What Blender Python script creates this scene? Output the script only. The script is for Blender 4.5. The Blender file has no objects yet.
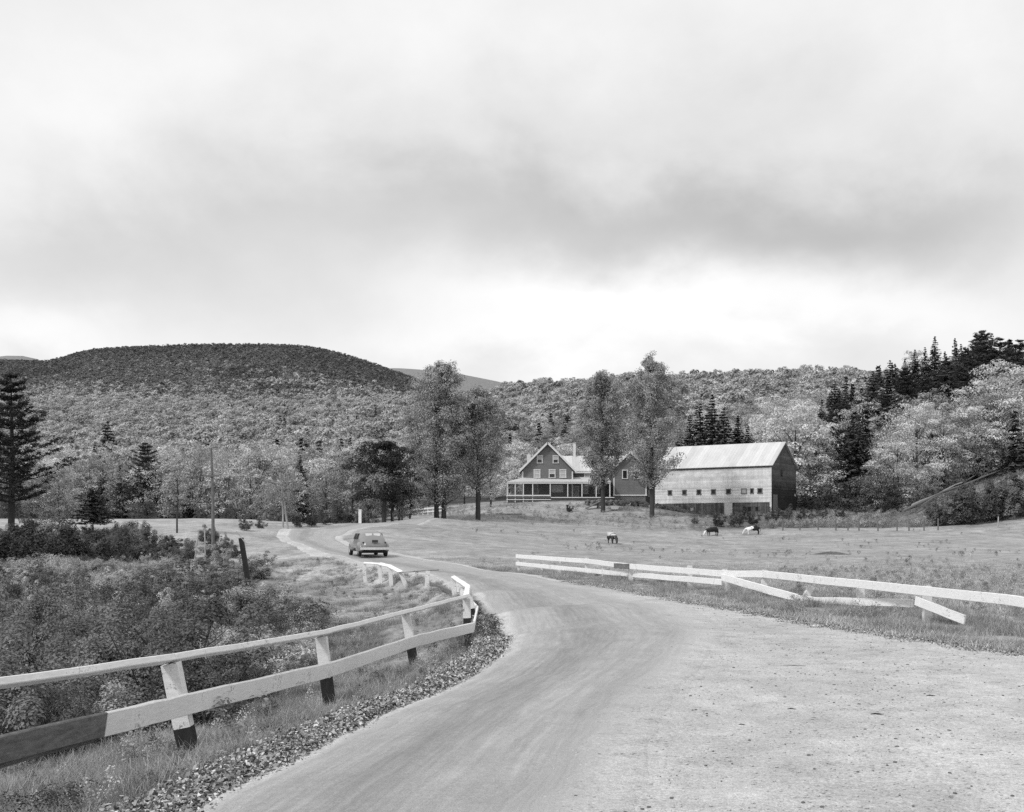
import bpy, math, random
import numpy as np
from mathutils import Vector, Matrix, Euler
R = math.radians
rng = np.random.default_rng(7)
random.seed(7)
sc = bpy.context.scene
col = sc.collection
F, HZ, EYE = 1150.0, 531.0, 1.85          # lens, horizon row and eye height used to lay the place out in metres

# ------------------------------------------------------------------ materials
def nt(mat):
    mat.use_nodes = True
    n = mat.node_tree; n.nodes.clear()
    return n
class NB:
    def __init__(s, tree): s.t = tree
    def n(s, typ, **k):
        o = s.t.nodes.new(typ)
        for a, b in k.items(): setattr(o, a, b)
        return o
    def set(s, sock, v):
        if isinstance(v, bpy.types.NodeSocket): s.t.links.new(v, sock)
        elif v is not None: sock.default_value = v
    def m(s, op, a, b=None, c=None, clamp=False):
        o = s.n('ShaderNodeMath', operation=op, use_clamp=clamp)
        s.set(o.inputs[0], a); s.set(o.inputs[1], b)
        if c is not None: s.set(o.inputs[2], c)
        return o.outputs[0]
    def noise(s, vec, scale, detail=4, rough=.6, dist=0):
        o = s.n('ShaderNodeTexNoise'); s.set(o.inputs['Vector'], vec)
        o.inputs['Scale'].default_value = scale; o.inputs['Detail'].default_value = detail
        o.inputs['Roughness'].default_value = rough; o.inputs['Distortion'].default_value = dist
        return o.outputs['Fac']
    def vor(s, vec, scale, feat='F1'):
        o = s.n('ShaderNodeTexVoronoi', feature=feat); s.set(o.inputs['Vector'], vec); o.inputs['Scale'].default_value = scale
        return o
    def mapr(s, v, a, b, c, d):
        o = s.n('ShaderNodeMapRange'); s.set(o.inputs[0], v)
        for i, q in enumerate((a, b, c, d)): s.set(o.inputs[i+1], q)
        return o.outputs[0]
    def scale(s, vec, x, y, z):
        o = s.n('ShaderNodeVectorMath', operation='MULTIPLY'); s.set(o.inputs[0], vec); o.inputs[1].default_value = (x, y, z)
        return o.outputs[0]
    def grey(s, v):
        o = s.n('ShaderNodeCombineColor')
        for i in range(3): s.set(o.inputs[i], v)
        return o.outputs[0]
    def attr(s, name):
        return s.n('ShaderNodeAttribute', attribute_name=name).outputs['Fac']
def finish(b, val, rough=.85, bump=None, bs=.3, bd=.02, metal=0, spec=.3):
    p = b.n('ShaderNodeBsdfPrincipled')
    b.set(p.inputs['Base Color'], b.grey(val) if isinstance(val, bpy.types.NodeSocket) else (val, val, val, 1))
    b.set(p.inputs['Roughness'], rough); p.inputs['Metallic'].default_value = metal
    p.inputs['Specular IOR Level'].default_value = spec
    if bump is not None:
        q = b.n('ShaderNodeBump'); q.inputs['Strength'].default_value = bs; q.inputs['Distance'].default_value = bd
        b.set(q.inputs['Height'], bump); b.set(p.inputs['Normal'], q.outputs[0])
    o = b.n('ShaderNodeOutputMaterial'); b.set(o.inputs[0], p.outputs[0])
def mat(name, fn):
    m = bpy.data.materials.new(name); b = NB(nt(m)); fn(b); return m
def objc(b): return b.n('ShaderNodeTexCoord').outputs['Object']
def simple(name, v, var=.25, scale=3, rough=.8, st=(1, 1, 1), bump=.2, spec=.3, metal=0, bd=.01):
    def f(b):
        c = b.scale(objc(b), *st)
        n = b.noise(c, scale, 5, .65)
        n2 = b.noise(c, scale*7, 3, .6)
        k = b.m('ADD', b.mapr(n, .25, .75, 1-var, 1+var), b.mapr(n2, .3, .7, -var*.4, var*.4))
        finish(b, b.m('MULTIPLY', k, v), rough, n2, bump, bd, metal, spec)
    return mat(name, f)
def leafmat(name, v, var=.3, tr=.25):
    def f(b):
        oi = b.n('ShaderNodeObjectInfo')
        k = b.m('MULTIPLY', b.attr('sh'), b.mapr(oi.outputs['Random'], 0, 1, 1-var, 1+var))
        v_ = b.m('MULTIPLY', k, v); c = b.grey(v_)
        d = b.n('ShaderNodeBsdfDiffuse'); t = b.n('ShaderNodeBsdfTranslucent')
        b.set(d.inputs[0], c); b.set(t.inputs[0], c)
        mx = b.n('ShaderNodeMixShader'); mx.inputs[0].default_value = tr
        b.set(mx.inputs[1], d.outputs[0]); b.set(mx.inputs[2], t.outputs[0])
        o = b.n('ShaderNodeOutputMaterial'); b.set(o.inputs[0], mx.outputs[0])
    return mat(name, f)
M = {}
M['leaf_pale'] = leafmat('leaf_pale', .50, .42)
M['leaf_mid'] = leafmat('leaf_mid', .34, .35)
M['leaf_dark'] = leafmat('leaf_dark', .13, .3)
M['leaf_poplar'] = leafmat('leaf_poplar', .38, .1)
M['leaf_maple'] = leafmat('leaf_maple', .060, .1)
M['needle'] = leafmat('needle', .08, .3, .1)
M['needle_mid'] = leafmat('needle_mid', .085, .3, .1)
M['hill_leaf'] = leafmat('hill_leaf', .45, .30)
M['mount_leaf'] = leafmat('mount_leaf', .26, .25)
M['shrub_leaf'] = leafmat('shrub_leaf', .205, .35)
M['shrub_pale'] = leafmat('shrub_pale', .43, .35)
M['grass_near'] = leafmat('grass_near', .37, .35, .3)
M['grass_field'] = leafmat('grass_field', .50, .25, .3)
M['litter'] = leafmat('litter', .31, .3, .0)
M['bark'] = simple('bark', .055, .4, 4, .95, (3, 3, .5), .6)
M['bark_pale'] = simple('bark_pale', .35, .4, 4, .95, (2, 2, 1), .3)

def ground_mat(b):
    g = b.n('ShaderNodeNewGeometry').outputs['Position']
    n1 = b.noise(g, .12, 6, .65); n2 = b.noise(g, 1.3, 6, .7); n3 = b.noise(g, 9, 5, .75); n4 = b.noise(b.scale(g, 1, .45, 1), .45, 5, .7)
    st = b.noise(b.scale(g, .15, 1.1, 1), .35, 4, .6)
    k = b.m('MULTIPLY', b.mapr(n1, .3, .7, .82, 1.18), b.mapr(n2, .3, .7, .75, 1.25))
    k = b.m('MULTIPLY', k, b.mapr(n3, .3, .7, .55, 1.45)); k = b.m('MULTIPLY', k, b.mapr(n4, .3, .7, .74, 1.22))
    k = b.m('MULTIPLY', k, b.mapr(st, .3, .7, .85, 1.15))
    v = b.m('MULTIPLY', k, b.attr('tone'))
    finish(b, v, .95, b.m('ADD', n2, n3), .5, .08, 0, .1)
M['ground'] = mat('ground', ground_mat)
def gravel_value(b, g):
    n0 = b.noise(g, .35, 5, .65, .5); n1 = b.noise(g, 2.2, 6, .7); n2 = b.noise(g, 22, 5, .75); n3 = b.noise(g, 70, 3, .7)
    st = b.noise(b.scale(g, 2.2, .35, 1), .8, 5, .65)
    v = b.m('MULTIPLY', .52, b.mapr(n0, .3, .7, .80, 1.10))
    v = b.m('MULTIPLY', v, b.mapr(n1, .28, .72, .78, 1.14))
    v = b.m('MULTIPLY', v, b.mapr(n2, .3, .7, .70, 1.26))
    v = b.m('MULTIPLY', v, b.mapr(n3, .3, .7, .62, 1.32))
    v = b.m('MULTIPLY', v, b.mapr(st, .3, .7, .93, 1.06))
    dk = b.mapr(b.m('MULTIPLY', n2, n1), .17, .12, 0, .25)
    return b.m('SUBTRACT', v, dk), b.m('ADD', n2, n3), n1
def asphalt(b):
    g = b.n('ShaderNodeNewGeometry').outputs['Position']
    u = b.attr('u'); gv, gb, g1_ = gravel_value(b, g)
    n0 = b.noise(g, .22, 5, .6, .6); n1 = b.noise(g, 1.1, 6, .7); n2 = b.noise(g, 14, 5, .75); n3 = b.noise(g, 90, 3, .7)
    uu = b.m('ADD', u, b.m('MULTIPLY', b.m('SUBTRACT', n0, .5), .35))
    w1 = b.m('POWER', 2.718, b.m('MULTIPLY', b.m('POWER', b.m('DIVIDE', b.m('SUBTRACT', uu, .33), .17), 2), -1))
    w2 = b.m('POWER', 2.718, b.m('MULTIPLY', b.m('POWER', b.m('DIVIDE', b.m('SUBTRACT', uu, .72), .09), 2), -1))
    vv = b.attr('v')
    cb = b.n('ShaderNodeCombineXYZ'); b.set(cb.inputs[0], b.m('MULTIPLY', uu, 9)); b.set(cb.inputs[1], b.m('MULTIPLY', vv, .12))
    sk = b.noise(cb.outputs[0], 2.2, 5, .65)
    cb2 = b.n('ShaderNodeCombineXYZ'); b.set(cb2.inputs[0], b.m('MULTIPLY', u, 30)); b.set(cb2.inputs[1], b.m('MULTIPLY', vv, .35))
    sk2 = b.noise(cb2.outputs[0], 2.0, 4, .6)
    v = b.m('SUBTRACT', .36, b.m('MULTIPLY', w1, .10))
    v = b.m('SUBTRACT', v, b.m('MULTIPLY', w2, .03))
    v = b.m('ADD', v, b.mapr(sk, .3, .7, -.028, .028)); v = b.m('ADD', v, b.mapr(sk2, .3, .7, -.035, .035))
    v = b.m('MULTIPLY', v, b.mapr(n1, .3, .7, .90, 1.10))
    v = b.m('MULTIPLY', v, b.mapr(n2, .3, .7, .90, 1.10))
    v = b.m('MULTIPLY', v, b.mapr(n3, .3, .7, .70, 1.30))
    for c0, am in ((.20, .035), (.245, .03), (.47, -.03), (.52, .03), (.60, -.03), (.66, .03)):
        tr_ = b.m('POWER', 2.718, b.m('MULTIPLY', b.m('POWER', b.m('DIVIDE', b.m('SUBTRACT', b.m('ADD', u, b.m('MULTIPLY', b.m('SUBTRACT', n0, .5), .12)), c0), .013), 2), -1))
        v = b.m('ADD', v, b.m('MULTIPLY', b.m('MULTIPLY', tr_, am), b.mapr(n1, .4, .6, .2, 1.3)))
    e = b.m('SUBTRACT', 1, u); wob = b.m('ADD', b.m('MULTIPLY', b.m('SUBTRACT', n1, .5), .30), b.m('MULTIPLY', b.m('SUBTRACT', n2, .5), .25))
    f1 = b.m('MULTIPLY', b.m('MINIMUM', b.m('MAXIMUM', b.mapr(b.m('ADD', e, wob), .05, .24, 1, 0), 0), 1), b.mapr(vv, 44, 58, 1, 0)); f2 = b.mapr(b.m('ADD', u, b.m('MULTIPLY', wob, .35)), .015, .05, 1, 0)
    f = b.m('MAXIMUM', b.m('MINIMUM', b.m('MAXIMUM', f1, 0), 1), b.m('MINIMUM', b.m('MAXIMUM', f2, 0), 1))
    v = b.m('ADD', b.m('MULTIPLY', v, b.m('SUBTRACT', 1, f)), b.m('MULTIPLY', gv, f))
    finish(b, v, .9, b.m('ADD', n2, n3), .5, .012, 0, .2)
M['asphalt'] = mat('asphalt', asphalt)
def gravel(b):
    g = b.n('ShaderNodeNewGeometry').outputs['Position']
    v, h_, _ = gravel_value(b, g); finish(b, v, .95, h_, .6, .012, 0, .1)
M['gravel'] = mat('gravel', gravel)
M['stone'] = simple('stone', .30, .4, 8, .9)
M['stone_pale'] = simple('stone_pale', .42, .45, 8, .9)
M['stone_dark'] = simple('stone_dark', .13, .4, 3, .9)
def whitewood(name, v, dirt):
    def f(b):
        c = objc(b)
        n = b.noise(b.scale(c, 1, 1, 1), 1.6, 6, .7); n2 = b.noise(c, 30, 5, .7)
        g = b.noise(b.scale(c, 3, 3, 25), 2.5, 4, .6)
        v_ = b.m('MULTIPLY', v, b.mapr(n, .3, .7, .88, 1.04))
        v_ = b.m('MULTIPLY', v_, b.mapr(g, .3, .7, .88, 1.05))
        sp = b.mapr(b.m('MULTIPLY', n, n2), .315, .36, 0, dirt)
        v_ = b.m('SUBTRACT', v_, sp)
        finish(b, v_, .7, b.m('ADD', g, n2), .35, .006)
    return mat(name, f)
M['white_wood'] = whitewood('white_wood', .86, .4)
M['white_post'] = whitewood('white_post', .74, .5)
M['tar_wood'] = simple('tar_wood', .022, .6, 5, .8, (4, 4, 1), .5)
M['raw_wood'] = simple('raw_wood', .15, .5, 3, .85, (2, 2, 8), .4)
M['grey_wood'] = simple('grey_wood', .15, .4, 3, .9, (4, 4, 1), .4)
def clap(name, v, pitch, var=.12, vert=False, weather=0):
    def f(b):
        c = objc(b); s = b.n('ShaderNodeSeparateXYZ'); b.set(s.inputs[0], c)
        ax = b.m('ADD', s.outputs[0], s.outputs[1]) if vert else s.outputs[2]
        fr = b.m('FRACT', b.m('DIVIDE', ax, pitch))
        fl = b.m('FLOOR', b.m('DIVIDE', ax, pitch))
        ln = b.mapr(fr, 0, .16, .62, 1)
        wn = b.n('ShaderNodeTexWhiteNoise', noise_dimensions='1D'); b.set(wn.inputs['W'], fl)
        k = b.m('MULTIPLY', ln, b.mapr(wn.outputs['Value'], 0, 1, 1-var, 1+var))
        n = b.noise(b.scale(c, .35, .35, .8), 1.2, 6, .7)
        n2 = b.noise(b.scale(c, 1, 1, .15) if not vert else b.scale(c, 1, 1, .2), 2.5, 5, .7)
        k = b.m('MULTIPLY', k, b.mapr(n, .3, .7, 1-var*1.5, 1+var*1.5))
        k = b.m('MULTIPLY', k, b.mapr(n2, .3, .7, 1-var, 1+var))
        if weather:
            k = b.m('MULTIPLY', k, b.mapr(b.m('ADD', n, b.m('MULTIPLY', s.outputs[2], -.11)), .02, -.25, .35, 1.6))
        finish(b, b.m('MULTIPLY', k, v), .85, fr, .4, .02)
    return mat(name, f)
M['house_siding'] = clap('house_siding', .18, .22, .07)
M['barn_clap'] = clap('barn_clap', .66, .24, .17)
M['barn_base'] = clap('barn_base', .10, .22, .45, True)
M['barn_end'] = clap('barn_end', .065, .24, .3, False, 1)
def metalroof(b):
    c = objc(b); s = b.n('ShaderNodeSeparateXYZ'); b.set(s.inputs[0], c)
    fr = b.m('FRACT', b.m('DIVIDE', s.outputs[0], .62))
    wn = b.n('ShaderNodeTexWhiteNoise', noise_dimensions='1D'); b.set(wn.inputs['W'], b.m('FLOOR', b.m('DIVIDE', s.outputs[0], 1.24)))
    n = b.noise(b.scale(c, 1, .25, 1), .8, 5, .6)
    v = b.m('MULTIPLY', .60, b.mapr(fr, 0, .12, .74, 1))
    v = b.m('MULTIPLY', v, b.mapr(wn.outputs['Value'], 0, 1, .86, 1.07))
    v = b.m('MULTIPLY', v, b.mapr(n, .3, .7, .9, 1.06))
    finish(b, v, .5, fr, .3, .02, .0, .5)
M['metal_roof'] = mat('metal_roof', metalroof)
M['shingle'] = simple('shingle', .10, .3, 3, .9)
M['trim'] = simple('trim', .70, .08, 3, .7)
M['porch_roof'] = simple('porch_roof', .50, .15, 2, .7)
M['pane_dark'] = simple('pane_dark', .02, .3, 2, .15, bump=.02, spec=.6)
M['pane_light'] = simple('pane_light', .45, .2, 2, .3, bump=.02)
M['door_white'] = simple('door_white', .62, .12, 2, .7)
M['foundation'] = simple('foundation', .16, .7, 5, .95, bump=.8, bd=.06)
M['brick'] = simple('brick', .12, .4, 8, .9)
M['car_paint'] = simple('car_paint', .21, .12, 1.5, .24, bump=.02, spec=.5)
M['car_dark'] = simple('car_dark', .015, .3, 5, .6)
M['chrome'] = simple('chrome', .75, .1, 4, .25, bump=.02, metal=.6)
M['rubber'] = simple('rubber', .02, .3, 5, .8)
M['car_glass'] = simple('car_glass', .55, .1, 5, .15, bump=0.01, spec=.7)  # pale base colour paints in the sky reflected by the rear window
M['plate'] = simple('plate', .04, .2, 5, .6)
M['dirt'] = simple('dirt', .10, .5, 1.5, .95, bump=.8, bd=.1)
def cowmat(name, kind):
    def f(b):
        c = objc(b); s = b.n('ShaderNodeSeparateXYZ'); b.set(s.inputs[0], c)
        n = b.noise(c, 1.7, 3, .5)
        t = b.m('ADD', s.outputs[0], b.m('MULTIPLY', b.m('SUBTRACT', n, .5), 1.6))
        if kind == 'dark_white_head': v = b.mapr(t, .95, 1.0, .02, .75)
        elif kind == 'white_dark_rump': v = b.mapr(t, -.25, -.2, .02, .78)
        else: v = b.mapr(b.m('ADD', s.outputs[2], b.m('MULTIPLY', n, .5)), 1.30, 1.36, .05, .5)
        finish(b, v, .8, n, .1)
    return mat(name, f)

# ------------------------------------------------------------------ mesh helpers
def fast_mesh(name, V, Q, sh=None, attrs=None, smooth=False):
    me = bpy.data.meshes.new(name)
    V = np.asarray(V, np.float32).reshape(-1, 3); Q = np.asarray(Q, np.int32).reshape(-1, 4)
    me.vertices.add(len(V)); me.vertices.foreach_set('co', V.ravel())
    me.loops.add(Q.size); me.loops.foreach_set('vertex_index', Q.ravel())
    me.polygons.add(len(Q))
    me.polygons.foreach_set('loop_start', np.arange(0, Q.size, 4, dtype=np.int32))
    me.polygons.foreach_set('loop_total', np.full(len(Q), 4, np.int32))
    if smooth: me.polygons.foreach_set('use_smooth', np.ones(len(Q), bool))
    me.update(calc_edges=True)
    at = dict(attrs or {})
    if sh is not None: at['sh'] = sh
    for k, a in at.items():
        t = me.attributes.new(k, 'FLOAT', 'POINT'); t.data.foreach_set('value', np.asarray(a, np.float32))
    return me
def link(name, me, m=None, parent=None, loc=None, rz=None, **props):
    o = bpy.data.objects.new(name, me); col.objects.link(o)
    if m is not None and not me.materials: me.materials.append(m)
    if parent is not None: o.parent = parent
    if loc is not None: o.location = loc
    if rz is not None: o.rotation_euler[2] = rz
    for k, v in props.items():
        if v is not None: o[k] = v
    return o
def tag(o, label=None, category=None, group=None, kind=None):
    for k, v in (('label', label), ('category', category), ('group', group), ('kind', kind)):
        if v: o[k] = v
    return o
def empty(name, loc=(0, 0, 0), rz=0, label=None, category=None, group=None):
    o = bpy.data.objects.new(name, None); col.objects.link(o); o.location = loc; o.rotation_euler[2] = rz
    o.empty_display_size = .3
    return tag(o, label, category, group)
class MB:
    def __init__(s): s.v = []; s.f = []; s.sm = False
    def add(s, vs, fs):
        k = len(s.v); s.v += [tuple(v) for v in vs]; s.f += [tuple(i+k for i in f) for f in fs]; return s
    def box(s, x0, x1, y0, y1, z0, z1):
        return s.add([(x, y, z) for z in (z0, z1) for y in (y0, y1) for x in (x0, x1)],
                     [(0, 2, 3, 1), (4, 5, 7, 6), (0, 1, 5, 4), (2, 6, 7, 3), (0, 4, 6, 2), (1, 3, 7, 5)])
    def bar(s, a, b, w, h, up=(0, 0, 1), taper=1.0, wob=0):
        a, b = Vector(a), Vector(b); d = (b-a).normalized(); u = Vector(up)
        x = d.cross(u).normalized(); z = x.cross(d).normalized(); vs = []
        for p, k in ((a, 1), (b, taper)):
            for sx, sz in ((-1, -1), (1, -1), (1, 1), (-1, 1)):
                q = p + x*(sx*w/2*k) + z*(sz*h/2*k)
                if wob: q += Vector((random.uniform(-wob, wob), random.uniform(-wob, wob), random.uniform(-wob, wob)))
                vs.append(q)
        return s.add(vs, [(3, 2, 1, 0), (4, 5, 6, 7), (0, 1, 5, 4), (1, 2, 6, 5), (2, 3, 7, 6), (3, 0, 4, 7)])
    def tube(s, pts, rad, n=8):
        pts = [Vector(p) for p in pts]; vs = []; fs = []
        for i, p in enumerate(pts):
            d = (pts[min(i+1, len(pts)-1)] - pts[max(i-1, 0)]).normalized()
            x = d.cross(Vector((0, 0, 1)) if abs(d.z) < .9 else Vector((0, 1, 0))).normalized(); y = d.cross(x)
            for k in range(n):
                a = 2*math.pi*k/n; vs.append(p + (x*math.cos(a) + y*math.sin(a))*rad[i])
        for i in range(len(pts)-1):
            for k in range(n):
                fs.append((i*n+k, i*n+(k+1) % n, (i+1)*n+(k+1) % n, (i+1)*n+k))
        fs.append(tuple(range(n))[::-1]); fs.append(tuple(range((len(pts)-1)*n, len(pts)*n)))
        return s.add(vs, fs)
    def prism(s, poly, y0, y1):          # poly in x,z, extruded along y
        n = len(poly)
        vs = [(x, y0, z) for x, z in poly] + [(x, y1, z) for x, z in poly]
        return s.add(vs, [tuple(range(n)), tuple(range(2*n-1, n-1, -1))] + [(i, i+n, (i+1) % n+n, (i+1) % n) for i in range(n)])
    def slab(s, a, b, c, d, t):          # quad with thickness t downwards
        vs = [Vector(q) for q in (a, b, c, d)]; n = (vs[1]-vs[0]).cross(vs[3]-vs[0]).normalized()
        if n.z < 0: n = -n
        vs += [v - n*t for v in vs]
        return s.add(vs, [(0, 1, 2, 3), (7, 6, 5, 4), (0, 4, 5, 1), (1, 5, 6, 2), (2, 6, 7, 3), (3, 7, 4, 0)])
    def mesh(s, name):
        me = bpy.data.meshes.new(name); me.from_pydata(s.v, [], s.f); me.update()
        import bmesh
        bm = bmesh.new(); bm.from_mesh(me); bmesh.ops.recalc_face_normals(bm, faces=bm.faces); bm.to_mesh(me); bm.free()
        if s.sm: me.polygons.foreach_set('use_smooth', [True]*len(me.polygons))
        return me
    def build(s, name, m, parent=None, **k): return link(name, s.mesh(name), M[m] if isinstance(m, str) else m, parent, **k)

# ------------------------------------------------------------------ terrain
def px3(px, py, d): return ((px-512)*d/F, d, EYE-(py-HZ)*d/F)
PAIRS = [((-6, -12), (-2, -12)), ((-3.2, 2), (0, 2)), ((-1.95, 8.2), (.9, 8.2)), ((-1.18, 11.8), (1.7, 12.2)),
 ((-.2, 16.3), (2.9, 17)), ((.12, 20.8), (3.9, 21.5)), ((-.2, 27.5), (4.1, 28)), ((-1.1, 35.5), (3.0, 36)), ((-2.2, 43.5), (1.5, 44)),
 ((-3.7, 51.5), (-.1, 52.3)), ((-6.6, 60.7), (-2.8, 62.5)), ((-11.5, 76.7), (-7.9, 77.6)), ((-15.4, 87.8), (-11.8, 86)),
 ((-19.3, 100), (-14.4, 95.5)), ((-21.6, 110), (-15.8, 103)), ((-22.6, 123), (-16.1, 113)), ((-22, 136), (-15.8, 125)),
 ((-19.8, 151), (-14.2, 140)), ((-16, 164), (-11.4, 156)), ((-12, 182), (-8, 177)), ((-6, 205), (-2, 200))]
GR = [(13, -12), (12.5, 2), (10.4, 8.8), (9.1, 12.6), (7.5, 17.6), (6.1, 22.6), (4.9, 28.5), (3.5, 36.5), (1.9, 44.4), (.4, 52.8)]
ZR = np.array([(-20, 0), (20, 0), (35, -.03), (50, -.13), (60, -.06), (73, .06), (85, .45), (100, 1.05), (115, 1.75), (137, 2.5), (155, 3.15), (180, 4.2), (200, 6), (230, 9)])
zroad = lambda y: np.interp(y, ZR[:, 0], ZR[:, 1])
# hills: rows of (distance) by columns of (bearing), value = height angle as a row number
HPX = np.array([-900, -300, 17, 50, 90, 150, 200, 260, 310, 340, 380, 412, 450, 500, 540, 600, 640, 700, 780, 850, 900, 1003, 1300, 1900])
HD = np.array([180, 260, 330, 400, 600, 900, 1300, 1800, 2600, 3200, 4300, 5500])
HT = {
 -900: (520, 510, 500, 490, 460, 430, 405, 380, 350, 420, 420, 500), -300: (518, 510, 500, 490, 460, 430, 405, 385, 358, 420, 400, 500),
 17: (514, 508, 500, 490, 462, 434, 410, 390, 363, 410, 354, 500), 50: (514, 508, 500, 490, 462, 434, 410, 390, 362, 410, 362, 500),
 90: (514, 508, 500, 490, 462, 434, 410, 386, 354, 410, 420, 500), 150: (514, 508, 500, 490, 462, 432, 410, 384, 351, 410, 420, 500),
 200: (514, 508, 499, 489, 460, 432, 411, 383, 349, 410, 420, 500), 260: (514, 508, 499, 488, 458, 430, 412, 383, 349, 410, 420, 500),
 310: (513, 507, 498, 486, 455, 428, 411, 384, 351, 410, 420, 500), 340: (512, 506, 497, 485, 454, 426, 411, 386, 358, 410, 400, 500),
 380: (512, 505, 495, 483, 451, 423, 410, 392, 372, 405, 369, 500), 412: (512, 504, 493, 480, 448, 419, 408, 398, 384, 405, 371, 500),
 450: (512, 503, 490, 476, 442, 414, 410, 408, 400, 410, 374, 500), 500: (510, 500, 486, 470, 434, 403, 407, 418, 420, 420, 384, 500),
 540: (509, 498, 482, 465, 428, 398, 403, 418, 430, 430, 394, 500), 600: (507, 496, 478, 460, 422, 394, 402, 418, 430, 430, 410, 500),
 640: (507, 494, 474, 456, 418, 392, 400, 418, 430, 430, 430, 500), 700: (507, 491, 468, 450, 414, 391, 400, 418, 430, 430, 430, 500),
 780: (510, 490, 452, 436, 408, 387, 400, 418, 430, 430, 430, 500), 850: (512, 490, 430, 424, 408, 386, 400, 418, 430, 430, 430, 500),
 900: (514, 486, 410, 406, 408, 390, 400, 418, 430, 430, 430, 500), 1003: (504, 462, 380, 382, 400, 400, 400, 418, 430, 430, 430, 500),
 1300: (490, 430, 350, 350, 380, 400, 400, 418, 430, 430, 430, 500), 1900: (480, 430, 350, 350, 380, 400, 400, 418, 430, 430, 430, 500)}
A = np.array([HT[int(p)] for p in HPX], float)
A[:, 8] -= 5; A[2, 8] += 3; A[3, 8] += 5; A[:, 10] -= 8
gpx = np.linspace(-900, 1900, 561); gld = np.linspace(math.log(180), math.log(5500), 240)
T1 = np.array([np.interp(gpx, HPX, A[:, j]) for j in range(len(HD))]).T
T2 = np.array([np.interp(gld, np.log(HD), T1[i]) for i in range(len(gpx))])
def blur(T, k, ax):
    w = np.exp(-.5*(np.arange(-3*k, 3*k+1)/k)**2); w /= w.sum()
    P = np.pad(T, [(3*k, 3*k) if a == ax else (0, 0) for a in (0, 1)], mode='edge')
    return np.apply_along_axis(lambda r: np.convolve(r, w, 'valid'), ax, P)
T2 = blur(blur(T2, 2, 0), 2, 1)
def hill(x, y):
    ys = np.maximum(y, 20.0); px = 512+F*x/ys; d = np.clip(ys, 181, 5499)
    i = np.clip((px+900)/2800*560, 0, 559.99); j = np.clip((np.log(d)-gld[0])/(gld[-1]-gld[0])*239, 0, 238.99)
    a, c = i.astype(int), j.astype(int); fi, fj = i-a, j-c
    t = T2[a, c]*(1-fi)*(1-fj)+T2[a+1, c]*fi*(1-fj)+T2[a, c+1]*(1-fi)*fj+T2[a+1, c+1]*fi*fj
    return EYE-(t-HZ)*d/F
CP = []
for l, r in PAIRS:
    for p in (l, r): CP.append((p[0], p[1], float(zroad(.5*(l[1]+r[1])))))
CP += [(x, y, -.02 if y < 30 else float(zroad(y))) for x, y in GR]
CP += [(-3.5, 11.9, -.44), (-2.67, 16.4, -.57), (-1.84, 21, -.6), (-1.2, 25, -.88), (-1.4, 30, -.85), (-2.9, 38, -.7), (-4.6, 46, -.55), (-9, 58, -.5), (-4.4, 7.4, -.4),
 (-10, 40, -1.1), (-18, 40, -1.0), (-8, 25, -1.25), (-5, 18, -1.1), (-12, 18, -1.3), (-6.5, 13, -1.0), (-12, 60, -.85), (-25, 60, -.8), (-24, 75, -.5), (-16, 80, -.1),
 (-9, 6, -1), (-20, 5, -1.2), (-30, 30, -1.2), (-60, 60, -.6), (-35, 92, .6), (-60, -20, -1), (0, -40, 0), (40, -40, 0), (60, 20, -.1), (30, 20, -.2), (12, 22, -.2), (15, 35, -.2)]
CP += [px3(*q) for q in [(60, 531, 105), (200, 530, 100), (270, 530, 112), (60, 519, 150), (150, 519, 150), (240, 519, 150), (-100, 525, 120), (-200, 530, 80),
 (518, 572, 60), (585, 574, 51), (620, 565, 70), (520, 548, 100), (613, 546, 130), (711, 537, 170), (752, 536, 170), (900, 537, 160), (1000, 541, 140), (1000, 556, 80), (1003, 600, 34),
 (1200, 560, 80), (1200, 540, 140), (600, 523, 185), (560, 518, 190), (700, 520, 190), (771, 516, 200), (690, 514, 207), (850, 522, 192), (950, 524, 180), (900, 512, 205), (1000, 490, 205), (1100, 480, 200),
 (560, 503, 205), (523, 502, 212), (620, 502, 212), (650, 508, 200), (500, 508, 200), (500, 512, 190), (600, 510, 198), (447, 521, 173), (384, 527, 164), (478, 520, 175), (430, 540, 110), (450, 528, 150),
 (560, 532, 150), (650, 533, 160), (800, 530, 175), (520, 500, 222), (640, 500, 225), (800, 508, 225)]]
for p in (-300, 0, 150, 300, 380, 450, 520, 600, 700, 780, 850, 930, 1003, 1200):
    for d in (240, 300, 370):
        x = (p-512)*d/F; CP.append((x, d, float(hill(np.array([x]), np.array([float(d)]))[0])))
CP = np.array(CP, float)
def tpsk(r2): return .5*r2*np.log(r2+1e-9)
n_ = len(CP); TX = CP[:, :2]/100
K = tpsk(((TX[:, None]-TX[None])**2).sum(-1)) + np.eye(n_)*2e-4
Pm = np.c_[np.ones(n_), TX]; Lm = np.zeros((n_+3, n_+3)); Lm[:n_, :n_] = K; Lm[:n_, n_:] = Pm; Lm[n_:, :n_] = Pm.T
Wt = np.linalg.solve(Lm, np.r_[CP[:, 2], 0, 0, 0])
def tps(x, y):
    q = np.c_[x, y]/100; out = np.empty(len(q))
    for s in range(0, len(q), 20000):
        c = q[s:s+20000]; out[s:s+20000] = tpsk(((c[:, None]-TX[None])**2).sum(-1))@Wt[:n_] + Wt[n_]+c@Wt[n_+1:]
    return out
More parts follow.
